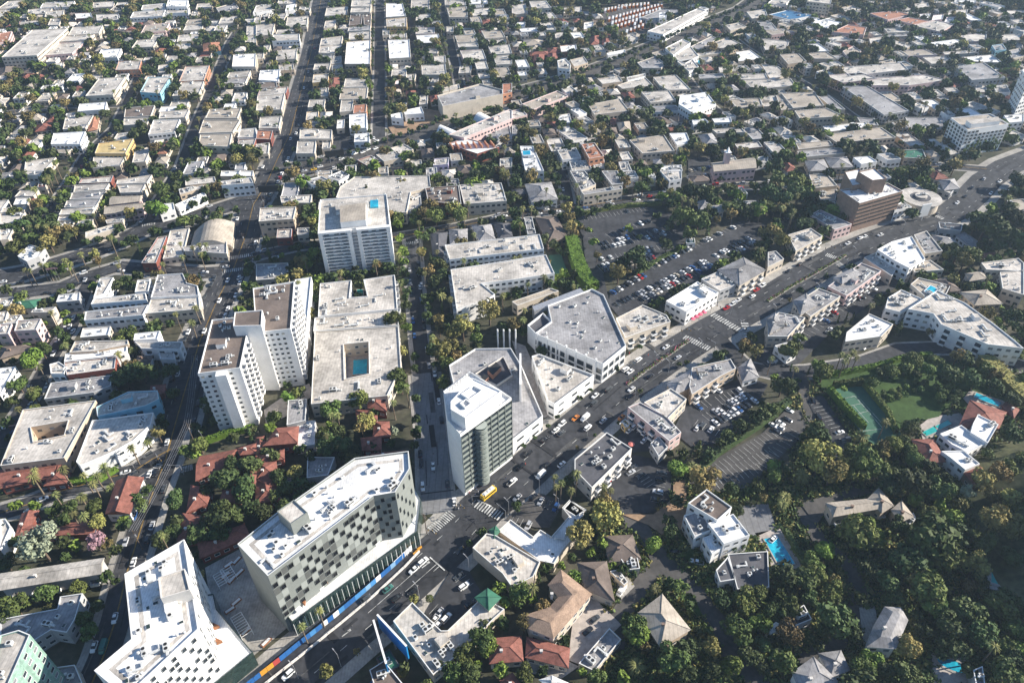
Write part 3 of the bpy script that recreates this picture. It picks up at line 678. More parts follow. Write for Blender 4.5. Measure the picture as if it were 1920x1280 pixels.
# wedge-shaped building
building('X',10,'p','w','997,667 1011,663 1114,702 1040,757 1027,750','shop_building',full='white triangular flat-roofed shop between the shopping podium and the angular hall',nu=10,par=1.,sp=9,ww=4,cat='shop'); landmark('the triangular shop',1050,700,10)
# angular hall
r,P,c,rz=building('X',13,'g','w','1027,572 1110,541 1132,552 1174,647 1131,682 1003,624 1034,602','exhibition_hall',full='big angular grey-roofed hall with white columns below the walled tennis court',nu=22,par=1.,win=False)
i=eidx(P,c,(1067,652),13); a,b=P[i],P[(i+1)%7]
edge_grid(r,a,b,1,9.5,8,2,.8,.75,DEEP)
for k in range(7): 
    t=(k+.3)/7; m=MB(); m.box(a[0]+(b[0]-a[0])*t,a[1]+(b[1]-a[1])*t,0,14.2,.9,.9,.4); m.obj('column',WALL['w'],r)
i=eidx(P,c,(1152,666),13); edge_grid(r,P[i],P[(i+1)%7],1,11,4,2,.75,.6,DEEP)
px_box(r,c,'989,609 1018,586 1034,601 1005,625',0,12,'annex',[WALL['w'],ROOF['d']],par=1.4)
px_box(r,c,'998,574 1088,540 1096,548 1002,583',5,12.2,'sun_screen',[METAL,METAL])
landmark('the angular hall',1085,610,12)
# white balcony twin tower
def balcony_me(w=3.2,d=1.6):
    m=MB(); m.box(0,d/2,-.15,.05,w,d,0,0); m.box(0,d-.06,.05,1.05,w,.12,0,0); m.box(-w/2+.06,d/2,.05,1.05,.12,d,0,0); m.box(w/2-.06,d/2,.05,1.05,.12,d,0,0)
    m.poly([(-w/2+.2,.05,.05),(w/2-.2,.05,.05),(w/2-.2,.05,2.3),(-w/2+.2,.05,2.3)],1); return m.mesh('balcony',[WALL['w'],GLASS])
BAL=balcony_me()
def towerblock(px,full,ncol,h=36):
    r,P,c,rz=building('X',h,'b','w',px,'apartment_tower',full=full,win=False,nu=15,par=.9,group='white balcony tower wings')
    return r,P,c,rz
r,P,c,rz=towerblock('397,599 470,592 450,689 371,700','front wing of the white balcony tower with brown gravel roof',4)
def balcs(r,a,b,h,nc,nf,cap=60,me=BAL):
    L=math.hypot(b[0]-a[0],b[1]-a[1]); an=math.atan2(b[1]-a[1],b[0]-a[0])
    for f in range(nf):
        for q in range(nc):
            s=(q+.5)/nc; o=link('balcony',me,r,(a[0]+(b[0]-a[0])*s,a[1]+(b[1]-a[1])*s,3+f*(h-4)/nf)); o.rotation_euler=(0,0,an+PI)
i=eidx(P,c,(410,695),36); a,b=P[i],P[(i+1)%4]; edge_grid(r,a,b,2,35,6,11,.5,.45,WIN,skip=lambda c,f:c in(2,3,5))
L=Vector((b[0]-a[0],b[1]-a[1])); u=L.normalized(); nn=Vector((u.y,-u.x)); m=MB(); A=Vector(a)+L*.42; B=Vector(a)+L*.68
m.prism([tuple(A),tuple(B),tuple(B+nn*3.2),tuple(A+nn*3.2)],0,35.6); m.obj('stair_pier',WALL['w'],r)
i=eidx(P,c,(460,640),36); balcs(r,P[i],P[(i+1)%4],36,5,11)
i=eidx(P,c,(384,650),36); balcs(r,P[i],P[(i+1)%4],36,4,10,me=BAL)
r,P,c,rz=towerblock('474,540 552,527 545,616 480,623','rear wing of the white balcony tower with brown gravel roof',5)
i=eidx(P,c,(512,620),36); edge_grid(r,P[i],P[(i+1)%4],2,35,6,11,.55,.45,WIN,skip=lambda c,f:c==5)
i=eidx(P,c,(548,570),36); balcs(r,P[i],P[(i+1)%4],36,8,11)
px_box(r,c,'440,585 492,581 490,610 437,611',0,41,'lift_core',[WALL['w'],ROOF['b']],par=.5)
px_box(r,c,'553,524 584,519 572,640 548,640',0,13,'side_annex',[WALL['w'],ROOF['w']],par=.6)
landmark('the white balcony tower',470,620,36)
# white slab tower with long balconies
h=30; r,P,c,rz=building('X',h,'p','w','600,374 725,364 731,421 596,434','apartment_tower',full='white slab apartment tower with long balconies and rooftop pool',win=False,nu=6,par=.8)
i=eidx(P,c,(663,428),h); a,b=Vector(P[i]),Vector(P[(i+1)%4])
if pr(a.x+c[0],a.y+c[1],h)[0]>pr(b.x+c[0],b.y+c[1],h)[0]: a,b=b,a
u=(b-a).normalized(); nn=Vector((u.y,-u.x)); nn=nn if (nn.x*(-c[0])+nn.y*(-c[1]))>0 else -nn; L=(b-a).length; an=math.atan2(u.y,u.x)
for s0,s1 in ((.0,.055),(.40,.455),(.53,.585),(.945,1.)):
    m=MB(); p,q=a+u*L*s0,a+u*L*s1; m.prism([tuple(p),tuple(q),tuple(q+nn*2.4),tuple(p+nn*2.4)],0,h-.02); m.obj('pier',WALL['w'],r)
for s0,s1 in ((.055,.40),(.585,.945)):
    m=MB(); p,q=a+u*L*s0,a+u*L*s1; m.prism([tuple(p),tuple(q),tuple(q+nn*2.38),tuple(p+nn*2.38)],h-1.3,h-.05); m.obj('roof_beam',WALL['w'],r)
    for f in range(12):
        z=1.5+f*(h-3)/12; m=MB(); m.prism([tuple(p+nn*.05),tuple(q+nn*.05),tuple(q+nn*2.3),tuple(p+nn*2.3)],z,z+.22,0); 
        m.prism([tuple(p+nn*2.2),tuple(q+nn*2.2),tuple(q+nn*2.3),tuple(p+nn*2.3)],z+.22,z+.75,0); m.obj('balcony',WALL['w'],r)
        for k in range(3):
            s=(k+.5)/3+R.uniform(-.08,.08); pp=p+(q-p)*s; o=link('window',WINP,r,(pp.x,pp.y,z+.3),0,(L*.33/3*R.uniform(.5,.85),1,1.7)); o.rotation_euler=(0,0,math.atan2(nn.y,nn.x)-PI/2)
px_box(r,c,'637,386 686,380 686,412 638,417',h-1,h+3.8,'lift_house',[WALL['w'],ROOF['t']])
px_box(r,c,'628,382 690,376 690,390 630,398',h-1,h+1.2,'terrace_wall',[WALL['w'],ROOF['p']])
m=MB(); Q=[un(*p,h+.3) for p in ((694,375),(709,374),(709,387),(694,388))]; Q=[(p[0]-c[0],p[1]-c[1]) for p in Q]; m.prism(Q,h-.8,h+.2,0,True); m.obj('swimming_pool',POOL,r)
for k in range(12):
    z=1.5+k*(h-3)/12; m=MB(); p,q=a+u*L*.455,a+u*L*.53; m.prism([tuple(p+nn*.05),tuple(q+nn*.05),tuple(q+nn*.8),tuple(p+nn*.8)],z,z+.9); m.obj('landing',WALL['g'],r)
landmark('the white slab tower',665,430,0)
# white gridded office
h=21; r,P,c,rz=building('X',h,'t','w','1783,221 1857,213 1892,232 1815,244','office_building',full='white office block with a square window grid and green planting on its front',win=False,nu=2,par=.8)
i=eidx(P,c,(1799,233),h); edge_grid(r,P[i],P[(i+1)%4],1.5,20,6,7,.66,.66,DEEP)
i=eidx(P,c,(1853,238),h); edge_grid(r,P[i],P[(i+1)%4],1.5,20,10,7,.7,.66,DEEP,cap=56,skip=lambda c,f:R.random()<.15 and f<4)
a,b=P[i],P[(i+1)%4]; m=MB()
for k in range(60):
    s=R.uniform(.05,.95); z=R.uniform(.5,13)*(1-abs(s-.5)); x,y=a[0]+(b[0]-a[0])*s,a[1]+(b[1]-a[1])*s; m.box(x+.2,y-.5,z,z+R.uniform(1,3.5),.5,.5,R.random()*3)
m.obj('climbing_plants',LEAF['g'],r); px_box(r,c,'1812,226 1872,219 1876,227 1822,233',h-1,h+2.6,'penthouse',[WALL['w'],ROOF['p']])
landmark('the white office block',1835,270,0)
# brown office
h=21; r,P,c,rz=building('X',h,'w','b','1575,356 1665,343 1693,358 1612,381','office_building',full='brown office block with dark window bands next to the round building',win=False,nu=10,par=.9)
i=eidx(P,c,(1652,370),h); a,b=P[i],P[(i+1)%4]
m=MB(); m.poly([(-.5,.06,0),(.5,.06,0),(.5,.06,1),(-.5,.06,1)],0); m.poly([(-.5,.3,.97),(.5,.3,.97),(.5,.06,.97),(-.5,.06,.97)],1); m.poly([(-.5,.3,.97),(.5,.3,.97),(.5,.3,1.25),(-.5,.3,1.25)],1); BND=m.mesh('window_band',[DARKM,WALL['b']])
edge_grid(r,a,b,3.5,20,3,6,.96,.5,BND,'window_band')
px_box(r,c,'1609,322 1640,315 1663,335 1636,338',0,30,'rear_tower',[WALL['b'],ROOF['w']],par=.6)
px_box(r,c,'1584,322 1612,316 1622,344 1598,348',0,24,'rear_wing',[WALL['b'],ROOF['w']],par=.6)
landmark('the brown office block',1630,400,0)
# round building
x,y=un(1726,371,7); r=thing('round_building','','building',x,y,full='round ring-roofed building beside the boulevard bend with a hedge around it'); rad=12.
m=MB(); m.cyl(0,0,0,7,rad,rad,40); m.obj('wall',WALL['c'],r); m=MB(); m.cyl(0,0,7,7.6,rad+1.2,rad+1.2,40); m.obj('roof',ROOF['p'],r)
m=MB(); m.cyl(0,0,7.6,7.9,6.2,6.2,28,0); m.cyl(0,0,7.9,8.9,3.8,3.8,20,1); m.obj('skylight',[ROOF['d'],ROOF['p']],r); link('air_conditioner',ACM[1],r,(1,.5,8.7)); mark([(x+14*math.cos(k),y+14*math.sin(k)) for k in np.arange(0,6.28,.4)]); landmark('the round building',1725,385,0)
m=MB(); q=un(1733,398,6); m.box(0,0,3,12,7,.6,.3); m.cyl(0,0,0,3,.3,.3); bb=m.mesh('billboard',[FRAME]); thing('billboard','','billboard',q[0],q[1],0,0,'roadside billboards','pale blank billboard standing in front of the round building',bb)
# courtyard block with the pool
building('X',9,'p','c','590,621 747,611 752,688 726,741 583,757','apartment_building',full='pale flat-roofed block around a courtyard with a turquoise pool',holes=['644,645 691,640 692,700 646,710'],nu=12,group='buildings of the city blocks',cap=70)
building('F',9,'p','w','480,845 715,820 700,950 835,940 805,815 1040,780 1060,1035 465,1090','apartment_building',full='pale notched flat-roofed block directly below the white slab tower',nu=16,cap=70)
# grey balcony complex
r,P,c,rz=building('X',11,'p','w','834,459 1012,439 1020,466 843,486','apartment_building',full='rear wing of the long pale balcony complex left of the parking lot',nu=14,cap=80)
building('X',11,'p','w','845,505 1024,477 1037,506 1040,512 962,524 903,531 928,551 912,562 856,580','apartment_building',full='front wing of the long pale balcony complex left of the parking lot',nu=18,cap=90)
landmark('the balcony complex',940,500,8)
# arcade of long pink shops
building('X',10,'p','n','841,252 955,205 960,207 960,222 870,258','shop_building',full='long pink-walled shop block with a pale roof beside the diagonal boulevard',cat='shop',nu=9); landmark('the long pink block',900,235,8)
for s,f in (('B 1625,870 1700,820 1800,870 1725,925','arched blue-grey hall beyond the long pink block'),('B 1350,965 1400,915 1530,965 1440,1020','arched blue-grey hall at the left end of the long pink block')):
    building('B',10,'w','w',s[2:],'exhibition_hall',kind='B',full=f,group='arched halls by the long pink block')
building('X',13,'g','c','820,179 900,157 942,168 943,176 830,199','parking_structure',full='pale multi-storey car park with open rooftop deck on the diagonal boulevard',nu=3,win=False,par=1.1); landmark('the rooftop car park',880,180,8)
r,P,c,rz=building('X',8,'w','r','840,270 872,258 936,275 895,288','apartment_building',full='sawtooth row of white houses with red party walls below the long pink block',win=True,nu=0)
for k in range(8):
    a=un(846+k*11,268-k*.5,11); m=MB(); m.box(a[0]-c[0],a[1]-c[1],7.4,9.6,.9,9,.35,0,0); m.obj('party_wall',WALL['o'],r)
# church
r,P,c,rz=building('X',11,'t','n','1335,303 1412,293 1418,311 1340,318','church',kind='G',full='pale pink church hall with a pitched brown roof and square bell tower')
m=MB(); q=un(1362,300,14); q=(q[0]-c[0],q[1]-c[1]); m.box(*q,0,20,3.6,3.6,.1,0); m.obj('bell_tower',WALL['n'],r); m=MB(); m.box(*q,20,20.4,4.2,4.2,.1); m.cyl(*q,20.4,24,1.6,.1,4); m.obj('spire',WALL['w'],r); landmark('the church',1365,315,0)
# U-shaped motel with green canopy
building('X',6,'p','c','773,1128 827,1181 839,1181 905,1118 946,1141 925,1160 870,1217 812,1264 737,1163','motel',full='low pale L-shaped motel wrapped round a small car court beside the blue panels',nu=13,win=True); landmark('the low motel',830,1200,6)
building('X',9,'G','c','893,1116 914,1101 936,1116 916,1137','pavilion',kind='H',full='green pyramid-roofed tower of the low motel court',nu=0,win=False)
building('X',8,'G','c','919,990 929,984 935,991 927,1001','pavilion',kind='H',full='small green pyramid turret at the corner of the restaurant roofs',nu=0,win=False)
building('X',7,'p','c','886,1026 912,999 930,1003 1013,1052 1000,1080 960,1100 942,1074','restaurant',full='beige flat-roofed restaurant with many air conditioners and a sunken brown terrace',nu=16,win=False); landmark('the restaurant roof',950,1045,6)
building('X',6,'w','c','934,994 957,973 1000,1005 1013,992 1034,1005 1067,967 1054,951 1068,936 1096,956 1086,994 1054,1031 1039,1056 1011,1050','shop_building',full='stepped white-roofed strip of shops bent round a small car yard',cat='shop',nu=5,win=False)
for a,b,f in (((707,1151),(762,1210),'taller blue-backed billboard panel on the right of the pair at the boulevard edge'),((700,1161),(724,1243),'narrow blue-backed billboard panel on the left of the pair at the boulevard edge')):
    A,B=un(*a,13),un(*b,13); cx_,cy_=(A[0]+B[0])/2,(A[1]+B[1])/2; L=math.hypot(B[0]-A[0],B[1]-A[1]); an=math.atan2(B[1]-A[1],B[0]-A[0])
    r=thing('billboard','','billboard',cx_,cy_,0,an,'blue panels by the boulevard',f); m=MB(); m.box(0,0,4,12.8,L,.5,0,0); m.obj('panel',mat('panel bright blue',(.02,.22,.50),.35,.15,.3),r)
    m=MB(); m.box(0,0,12.8,13,L,.7,0,0); m.obj('top_rail',WALL['w'],r)
    for k in (-.4,0,.4): m=MB(); m.cyl(k*L,0,0,4,.3); m.obj('post',METAL,r)
    mark([A,B,(B[0]+2,B[1]+2),(A[0]+2,A[1]+2)])
# ---------------------------------------------------------------- buildings traced roof by roof: tile, then "[kind]height roof wall outline"
DATA={'A':'''14pc 240,225 505,212 275,415 10,430/12pc 545,205 770,190 740,250/11pc 500,250 740,235 650,300/10pn 440,325 640,310 540,400/9wr 560,100 680,95 695,135
8pg 720,110 890,105 900,150/9pw 1000,90 1240,75 1220,120/9pw 1070,40 1240,25 1230,60/12ww 1260,0 1410,0 1400,50/8pw 1220,62 1420,55 1410,95/7pw 325,20 560,10 540,50/7pc 215,70 390,60 370,100
8pc 345,90 480,75 470,120/7pr 150,155 300,150 290,185/9pc 380,140 460,140 440,190/10tn 1090,190 1270,170 1240,230/H7bc 885,230 1000,225 990,255/9pc 1030,300 1190,290 1150,350
8ww 760,370 910,365 880,430/9po 890,460 1060,455 1040,520/12pc 740,590 940,575 845,710 640,720/12pu 1110,580 1280,575 1200,700 1050,690/9po 1390,500 1570,490 1530,600/8pc 1360,615 1530,610 1490,710 1290,720
8pc 1340,265 1510,250 1500,300/8tc 1410,150 1540,140 1520,175/7pc 1395,190 1530,180 1510,220/12wc 1750,410 1920,400 1915,500 1740,500/8pc 1720,545 1880,530 1860,570/7gc 1705,580 1860,575 1840,620
6pc 1690,630 1850,625 1840,650/10tc 1570,820 1810,810 1780,885 1540,885/10tc 1525,900 1800,900 1745,990 1490,1000/10tc 1500,1010 1740,1000 1720,1100 1490,1090/8ww 595,780 800,765 790,820/9bc 940,810 1160,790 1130,870 930,880
8pc 930,890 1130,880 1100,930 920,940/8pc 1200,840 1420,820 1390,880 1190,890/9pw 1150,900 1350,895 1310,990 1110,1010/9pc 490,880 700,865 640,960 470,970/H8oc 680,870 740,860 720,960/10ww 400,1000 640,985 600,1080 380,1080
11yy 740,1075 1000,1040 940,1150 710,1150/8pc 700,1180 950,1160 900,1240 690,1260/H8oc 1215,1060 1290,1045 1240,1140 1180,1140/8pc 1010,1140 1140,1090 1090,1210 990,1220/7pc 190,1210 420,1180 330,1280 180,1290/H6rc 275,925 390,910 380,960
H5rc 190,1030 240,1040 200,1090/7pw 1800,970 1920,960 1915,1030 1780,1030/8pr 1790,1045 1920,1040 1900,1100/7pc 880,1000 990,990 960,1040/6wc 390,480 480,470 460,510/H6rc 545,640 640,635 630,670/H6tc 700,490 790,480 780,520
8pc 1150,260 1230,250 1200,300/9on 0,250 90,235 60,310/H7bc 0,500 100,490 90,560/7gc 0,570 80,560 60,610/6pc 1480,430 1590,420 1570,460/6pc 1260,420 1380,415 1360,460/7pc 1310,330 1430,325 1420,370
H7ou 1520,315 1640,310 1650,370/6pc 1190,490 1280,480 1270,540/7pc 0,60 110,30 60,120/8pc 60,10 200,0 120,60/7pc 700,20 860,10 850,50/7pc 880,20 990,15 960,70/7pc 870,40 960,30 900,80/6pc 1440,90 1490,70 1480,120/8pc 1660,130 1790,120 1770,170/7pc 1850,200 1920,190 1920,260/7pc 1840,270 1920,265 1920,320
6pc 1290,760 1420,750 1400,790/7wc 1210,800 1350,790 1330,830/6tc 420,1090 560,1100 500,1150/7gc 1620,60 1760,20 1790,60/6pc 1480,30 1600,20 1590,60''',
'B':'''8pw 0,45 130,25 110,80/7ww 230,40 300,30 290,75/8pc 40,110 100,100 90,150/8pc 0,190 140,175 120,260 0,270/7pc 130,110 230,100 210,150/10pw 130,262 325,255 325,300 120,310/7pc 160,225 320,215 310,248
7pc 160,380 310,365 300,440 150,450/7pc 235,130 390,120 380,200/6pc 0,400 60,395 50,440/7pt 170,490 280,480 285,520/9ww 30,530 180,520 170,610 20,600/8bt 10,620 150,612 160,655 20,660/7pr 30,668 240,650 225,700
8pc 10,720 215,700 190,820 0,830/7pc 30,880 190,870 170,960 20,960/8or 10,975 125,980 110,1045 0,1040/6pc 0,1080 100,1070 90,1150/8pc 530,60 690,50 680,110/8pc 520,160 600,150 590,200/12pc 720,0 865,0 860,50/11pc 715,60 860,55 855,90
8bb 710,105 800,95 790,180/8bt 805,95 865,95 860,200 810,185/9gc 695,205 860,195 855,225/8pc 700,245 860,235 860,290/12wt 680,315 860,300 855,480 665,480/8pc 490,290 650,270 640,330/8pc 480,340 650,335 590,400 470,395/6gg 470,405 590,400 580,435
6pc 440,480 560,475 550,520/8py 430,560 545,550 540,610/H7rc 550,580 620,575 620,640/8pc 670,590 840,585 830,650/9tc 640,660 840,655 830,740/8pc 640,750 730,740 720,830/8oo 735,790 830,780 825,840/7pc 400,750 520,745 510,800/6py 380,840 470,830 465,890
9pc 330,960 570,975 565,1040 325,1040/7pc 310,1060 450,1055 440,1150 300,1150/6pc 500,1065 560,1060 555,1110/6wc 610,900 665,895 660,960/8ww 700,860 830,850 830,960 700,960/7ww 740,1005 850,995 850,1060 735,1065/6pc 480,660 545,655 540,720
11wc 975,25 1100,25 1125,120 975,130/11py 975,145 1130,130 1130,200 980,200/8pc 1000,260 1130,250 1130,280/12wc 990,300 1150,295 1160,430 1000,440/7pc 1165,0 1300,0 1300,70/8pc 1205,110 1310,105 1305,150/9pn 1200,210 1340,205 1340,250
8wc 1200,265 1370,255 1385,320 1220,325/8pc 1240,490 1420,480 1430,560 1245,560/6pc 1300,590 1370,585 1360,620/6pc 1250,370 1370,365 1360,400/8pc 1415,0 1570,0 1575,40/10tc 1430,60 1580,50 1590,130 1450,130/8tc 1490,265 1640,260 1670,315 1510,320
8pc 1510,325 1660,320 1670,350/7pn 1530,380 1700,370 1730,450 1560,450/8pc 1630,70 1755,60 1750,110/9tc 1690,230 1840,225 1870,280 1720,290/7pc 1740,300 1870,290 1880,320/9pc 1740,345 1900,335 1920,400 1770,410/9pc 1780,420 1920,410 1920,480 1800,485
6pc 1530,495 1620,490 1610,545/6ww 1605,0 1740,0 1735,30/8pc 1020,520 1130,515 1125,570/7wo 1050,600 1140,595 1130,630/6wc 1070,775 1130,770 1125,810/6pc 1230,715 1290,710 1285,780/8ww 1010,860 1095,840 1105,890 1015,880/8ww 1100,830 1240,800 1260,850 1120,860
11oo 1850,630 1920,625 1920,690 1850,705/8pc 1400,660 1520,630 1530,660 1400,690/8pc 1010,1110 1110,1080 1180,1120 1080,1170/7tr 760,1200 860,1165 940,1210 830,1240/8pc 900,1160 1060,1130 1100,1180 960,1210/6pv 1340,1190 1450,1180 1440,1230/9pc 1830,1190 1920,1180 1920,1250
6gw 1700,995 1900,930 1920,1040 1800,1070/7pc 170,0 300,0 290,30/6pc 330,50 410,60 400,90/8pc 0,130 130,120 110,165/6pc 60,340 110,330 100,370/6pc 560,430 640,420 640,470/7pc 1130,560 1200,555 1190,600/6pc 1430,200 1480,200 1480,240/7pc 950,220 1000,215 1000,260''',
'C':'''12pc 130,10 255,5 295,60 150,65/8pc 0,40 100,30 120,100 0,110/7ww 30,170 100,165 95,200/7wg 50,215 190,205 210,235 70,240/H6tn 90,290 230,285 230,330/H6tn 130,340 220,330 215,370/7pc 320,250 400,240 410,280/8wo 360,345 480,330 490,380 370,390
H6rr 140,385 270,378 270,400/H6rr 170,405 240,400 235,450/H6rr 270,395 340,390 340,440/12pw 340,455 400,440 440,480 435,520 350,510/9pt 435,450 540,425 570,470 470,500/H6rc 590,270 650,260 650,320/H6rc 680,285 730,280 730,320/12dd 605,-70 1130,-110 1140,-60 615,-30
6ww 710,400 850,370 850,395 720,415/10pw 1015,235 1390,65 1455,80 1135,260/12ww 1105,95 1160,90 1160,130/6gg 970,130 1120,70 1300,75 1080,165/12pw 1150,360 1280,293 1340,320 1210,415/10pw 1210,400 1340,345 1400,420 1300,475 1240,450/10pw 1240,460 1350,440 1400,500 1330,540
8gc 1340,350 1500,270 1540,290 1400,375/9pt 1440,345 1620,280 1720,330 1600,365/6pc 1390,400 1580,375 1560,400 1400,420/9gc 940,470 1080,420 1150,480 1120,510 980,510/7pc 790,640 990,570 1060,640 830,665/8pt 640,590 800,570 830,610 680,630/8pw 860,580 1000,550 1000,572 870,605
9pc 1060,580 1230,560 1340,670 1170,675 1110,640/9pc 970,690 1180,680 1230,750 1040,770/6gw 1050,800 1230,790 1270,830 1060,840/12ww 1260,720 1460,690 1530,780 1360,850 1250,780/8wc 1680,390 1790,375 1880,440 1700,460/8gc 1400,560 1580,550 1600,580 1410,590
7pc 1550,505 1750,490 1790,520 1560,545/8pc 1690,555 1900,550 1920,590 1720,595/8pc 1730,600 2090,590 2130,640 1810,670/9tc 1630,745 1860,735 1880,790 1690,810/7pc 1850,725 1980,715 2020,790 1890,800/8tc 570,785 810,740 880,830 620,860/9tn 75,780 340,680 420,720 160,820
9pn 0,830 70,815 115,860 0,890/8pw 370,665 440,645 500,690 410,700/7pc 460,665 540,635 590,680 500,700/6gc 0,940 80,930 120,980 0,1020/7wc 340,865 430,850 450,920 360,930/H6bc 700,950 780,945 790,990/H7tn 790,910 880,900 890,970 810,970/H6rt 1120,950 1300,940 1340,965 1150,970
H6rr 1420,855 1530,845 1570,880 1450,885/9ww 1350,900 1450,890 1480,920 1360,940/9ww 1500,890 1640,880 1650,915 1520,920/8pc 1500,970 1720,955 1750,990 1540,1000/H8gc 1400,1000 1500,990 1560,1070 1450,1080/8pb 1670,1080 1850,1060 1880,1100 1700,1120/9tc 880,1050 1140,1010 1220,1130 980,1150
9ww 1180,1000 1310,995 1340,1070 1240,1090/12ww 60,1095 160,1095 240,1280 100,1280/10pw 340,1125 480,1105 520,1180 380,1200/13oo 520,1080 620,1070 690,1170 580,1190/9pw 430,1210 570,1200 600,1270 450,1280/9pw 600,1200 690,1190 700,1250 620,1260/8pw 800,1215 870,1210 900,1280 820,1280
H7gw 1060,1185 1200,1170 1215,1210 1080,1215/7ww 1100,1245 1270,1235 1280,1280/7pw 1830,1180 1920,1165 1920,1210/7ww 30,-20 110,-30 110,10/7pc 390,60 520,50 520,90/7wc 540,170 610,160 610,210/7pc 560,1040 640,1030 650,1060/8pc 1600,190 1700,170 1760,200 1640,230/8pc 1760,90 1900,70 1920,130 1800,140/7gc 1840,160 1930,150 1990,220 1880,230''',
'D':'''8pw 30,0 170,0 130,30/14pc 360,-20 480,-10 470,30 290,10/7uw 10,110 150,75 345,115 170,150/8ww 325,165 430,145 560,170 440,215/8on 480,240 600,185 740,205 720,260/9on 760,100 960,80 1070,110 900,150/9on 960,150 1060,130 1230,160 1100,185/9pn 1080,190 1250,150 1400,180 1300,240
7wn 1140,105 1220,100 1210,135/7wn 1240,115 1320,108 1310,145/7wn 1340,130 1420,122 1400,165/8pc 870,215 990,212 1060,240 900,245/6gc 880,255 1050,248 1060,270/9ww 1220,320 1410,295 1465,310 1260,350/7wc 1230,255 1300,250 1310,285/8pn 1430,255 1640,250 1640,310 1480,310
7pc 1740,260 1900,255 1910,300/7pc 1780,80 1920,75 1920,120 1850,130/7pc 410,290 560,270 640,300 450,315/8tt 90,410 230,400 290,460 150,480/7pc -50,480 80,500 150,560 20,600/8tt 300,400 440,390 520,440 350,440/9tn 560,385 640,345 700,385 600,430
7gc 450,420 540,412 590,440 490,450/10pg 530,505 1000,470 1050,520 620,570/10pn 430,565 700,545 830,590 560,620/10pn 730,590 1180,560 1340,600 1060,640 780,640/9gg 560,650 740,640 1060,830 870,860/7tn 990,380 1180,370 1270,410 1050,420/6pc 1160,430 1350,420 1410,470 1230,480
7wc 1450,430 1680,410 1760,470 1500,460/12gg 1410,500 1620,470 1780,580 1530,600/7pc 1310,390 1520,380 1560,395 1330,410/7pc 1010,700 1100,690 1160,740 1080,750/7pc 1190,680 1270,670 1330,715 1240,720/7pc 1320,660 1400,655 1450,695 1370,700/6gc 1250,725 1340,718 1410,750
8tt 60,715 120,712 190,815 100,825/9tc 100,700 350,690 420,790 190,810/8gc 380,725 460,720 580,820 500,820/11tc 200,830 440,810 570,870 240,890/7wc 410,945 730,915 760,950 440,990/9tt 430,1010 850,955 960,1030 520,1070/8tt 210,1075 460,1055 490,1090 230,1120
7gc 220,1135 540,1105 580,1145 250,1180/H7gc 280,1195 420,1185 460,1260/H7gc 430,1170 590,1165 640,1240/8ww 640,1180 760,1170 820,1210 700,1230/8pw 820,1155 920,1145 1000,1190/7Gt 1010,1125 1160,1118 1190,1190 1020,1180/35ww 1905,525 2000,500 2100,560 1960,600
5gc 1030,880 1310,880 1340,960 1080,990/9ww 1770,865 1920,855 1920,910 1810,920/7pw 1690,645 1790,635 1820,690/11gu 1680,340 1760,330 1790,370/10gc 1800,380 1890,360 1920,420 1830,440/6pt 530,60 640,40 700,70/7pc 720,10 900,0 900,30/6pc 1360,80 1500,70 1490,110/7pc 1100,30 1200,20 1210,50/7tn -40,225 110,215 200,240 30,262/7pc -60,285 160,310 140,370 -20,375/7pc 760,290 860,275 870,310/6gc 670,880 800,890 830,940/6pc 1560,640 1640,640 1640,690/7wc 1400,0 1560,0 1560,20/6tc 820,470 950,440 960,465''',
'E':'''8pc 0,320 190,310 130,395 0,400/6pc 20,280 200,265 180,300/7wc 120,205 225,200 205,250/H6rc 228,200 262,200 250,245/8pc 560,110 820,95 790,140 550,160/8gc 540,165 800,150 750,205 520,215/8gc 500,225 755,210 720,265 480,275/8pc 460,290 720,265 690,320 440,330
7pc 445,330 550,320 530,370 430,375/6pc 440,380 560,380 540,415/6pc 590,370 700,365 680,410/7pr 610,60 850,35 830,85 590,95/8pc 880,70 1140,30 1100,90 870,100/8pc 880,110 1090,100 1060,160 900,165/G9tn 840,185 1060,175 1040,215 820,240/G9tn 800,260 1080,230 1060,275 780,310
6pc 790,370 940,340 920,380 800,395/7pc 640,460 850,400 870,430 640,500/9pt 1390,60 1610,45 1620,85 1390,110/8pt 1340,140 1600,75 1620,95 1350,180/7ww 1310,255 1530,160 1545,180 1340,275/10pw 1650,80 1880,50 1900,90 1660,110/7ww 1200,250 1300,240 1310,290 1200,320/7pw 180,0 350,0 340,30
7gg 0,20 100,10 130,50 0,60/7wg 130,640 220,555 340,580 290,640 200,680/7pr 1180,500 1250,490 1170,690 1060,690/5pc 1275,450 1420,430 1370,640 1220,660/7gc 1370,570 1700,530 1700,620 1380,600/8wg 440,930 600,910 595,970 420,985/H8Gw 110,970 290,950 250,1010 80,1020
10pc 250,1040 420,1020 370,1060 230,1060/12pn 130,1120 310,1110 270,1190 105,1200/9pc 60,1085 160,1080 120,1140/10gw 1180,780 1370,768 1400,840 1480,860 1490,935 1130,950/9pw 1030,820 1130,810 1110,900 1010,910/9pw 745,810 850,800 780,920 700,950/10pw 700,960 1090,915 1100,965 680,1000
10gw 640,1055 1110,1005 1070,1080 630,1120/9pc 1130,965 1490,935 1500,1035 1090,1070/8wc 620,1180 830,1165 810,1230 600,1250/7wc 1660,0 1900,0 1895,40/8pc 0,440 100,435 60,510 0,520/7pc 0,955 110,945 70,1010/10pc 0,1060 60,1050 40,1120/12pn 0,1150 90,1145 60,1220/6rc 290,90 350,85 340,120/6pc 150,150 290,145 250,190
B10tc 1440,400 1740,330 1720,510 1400,530''',
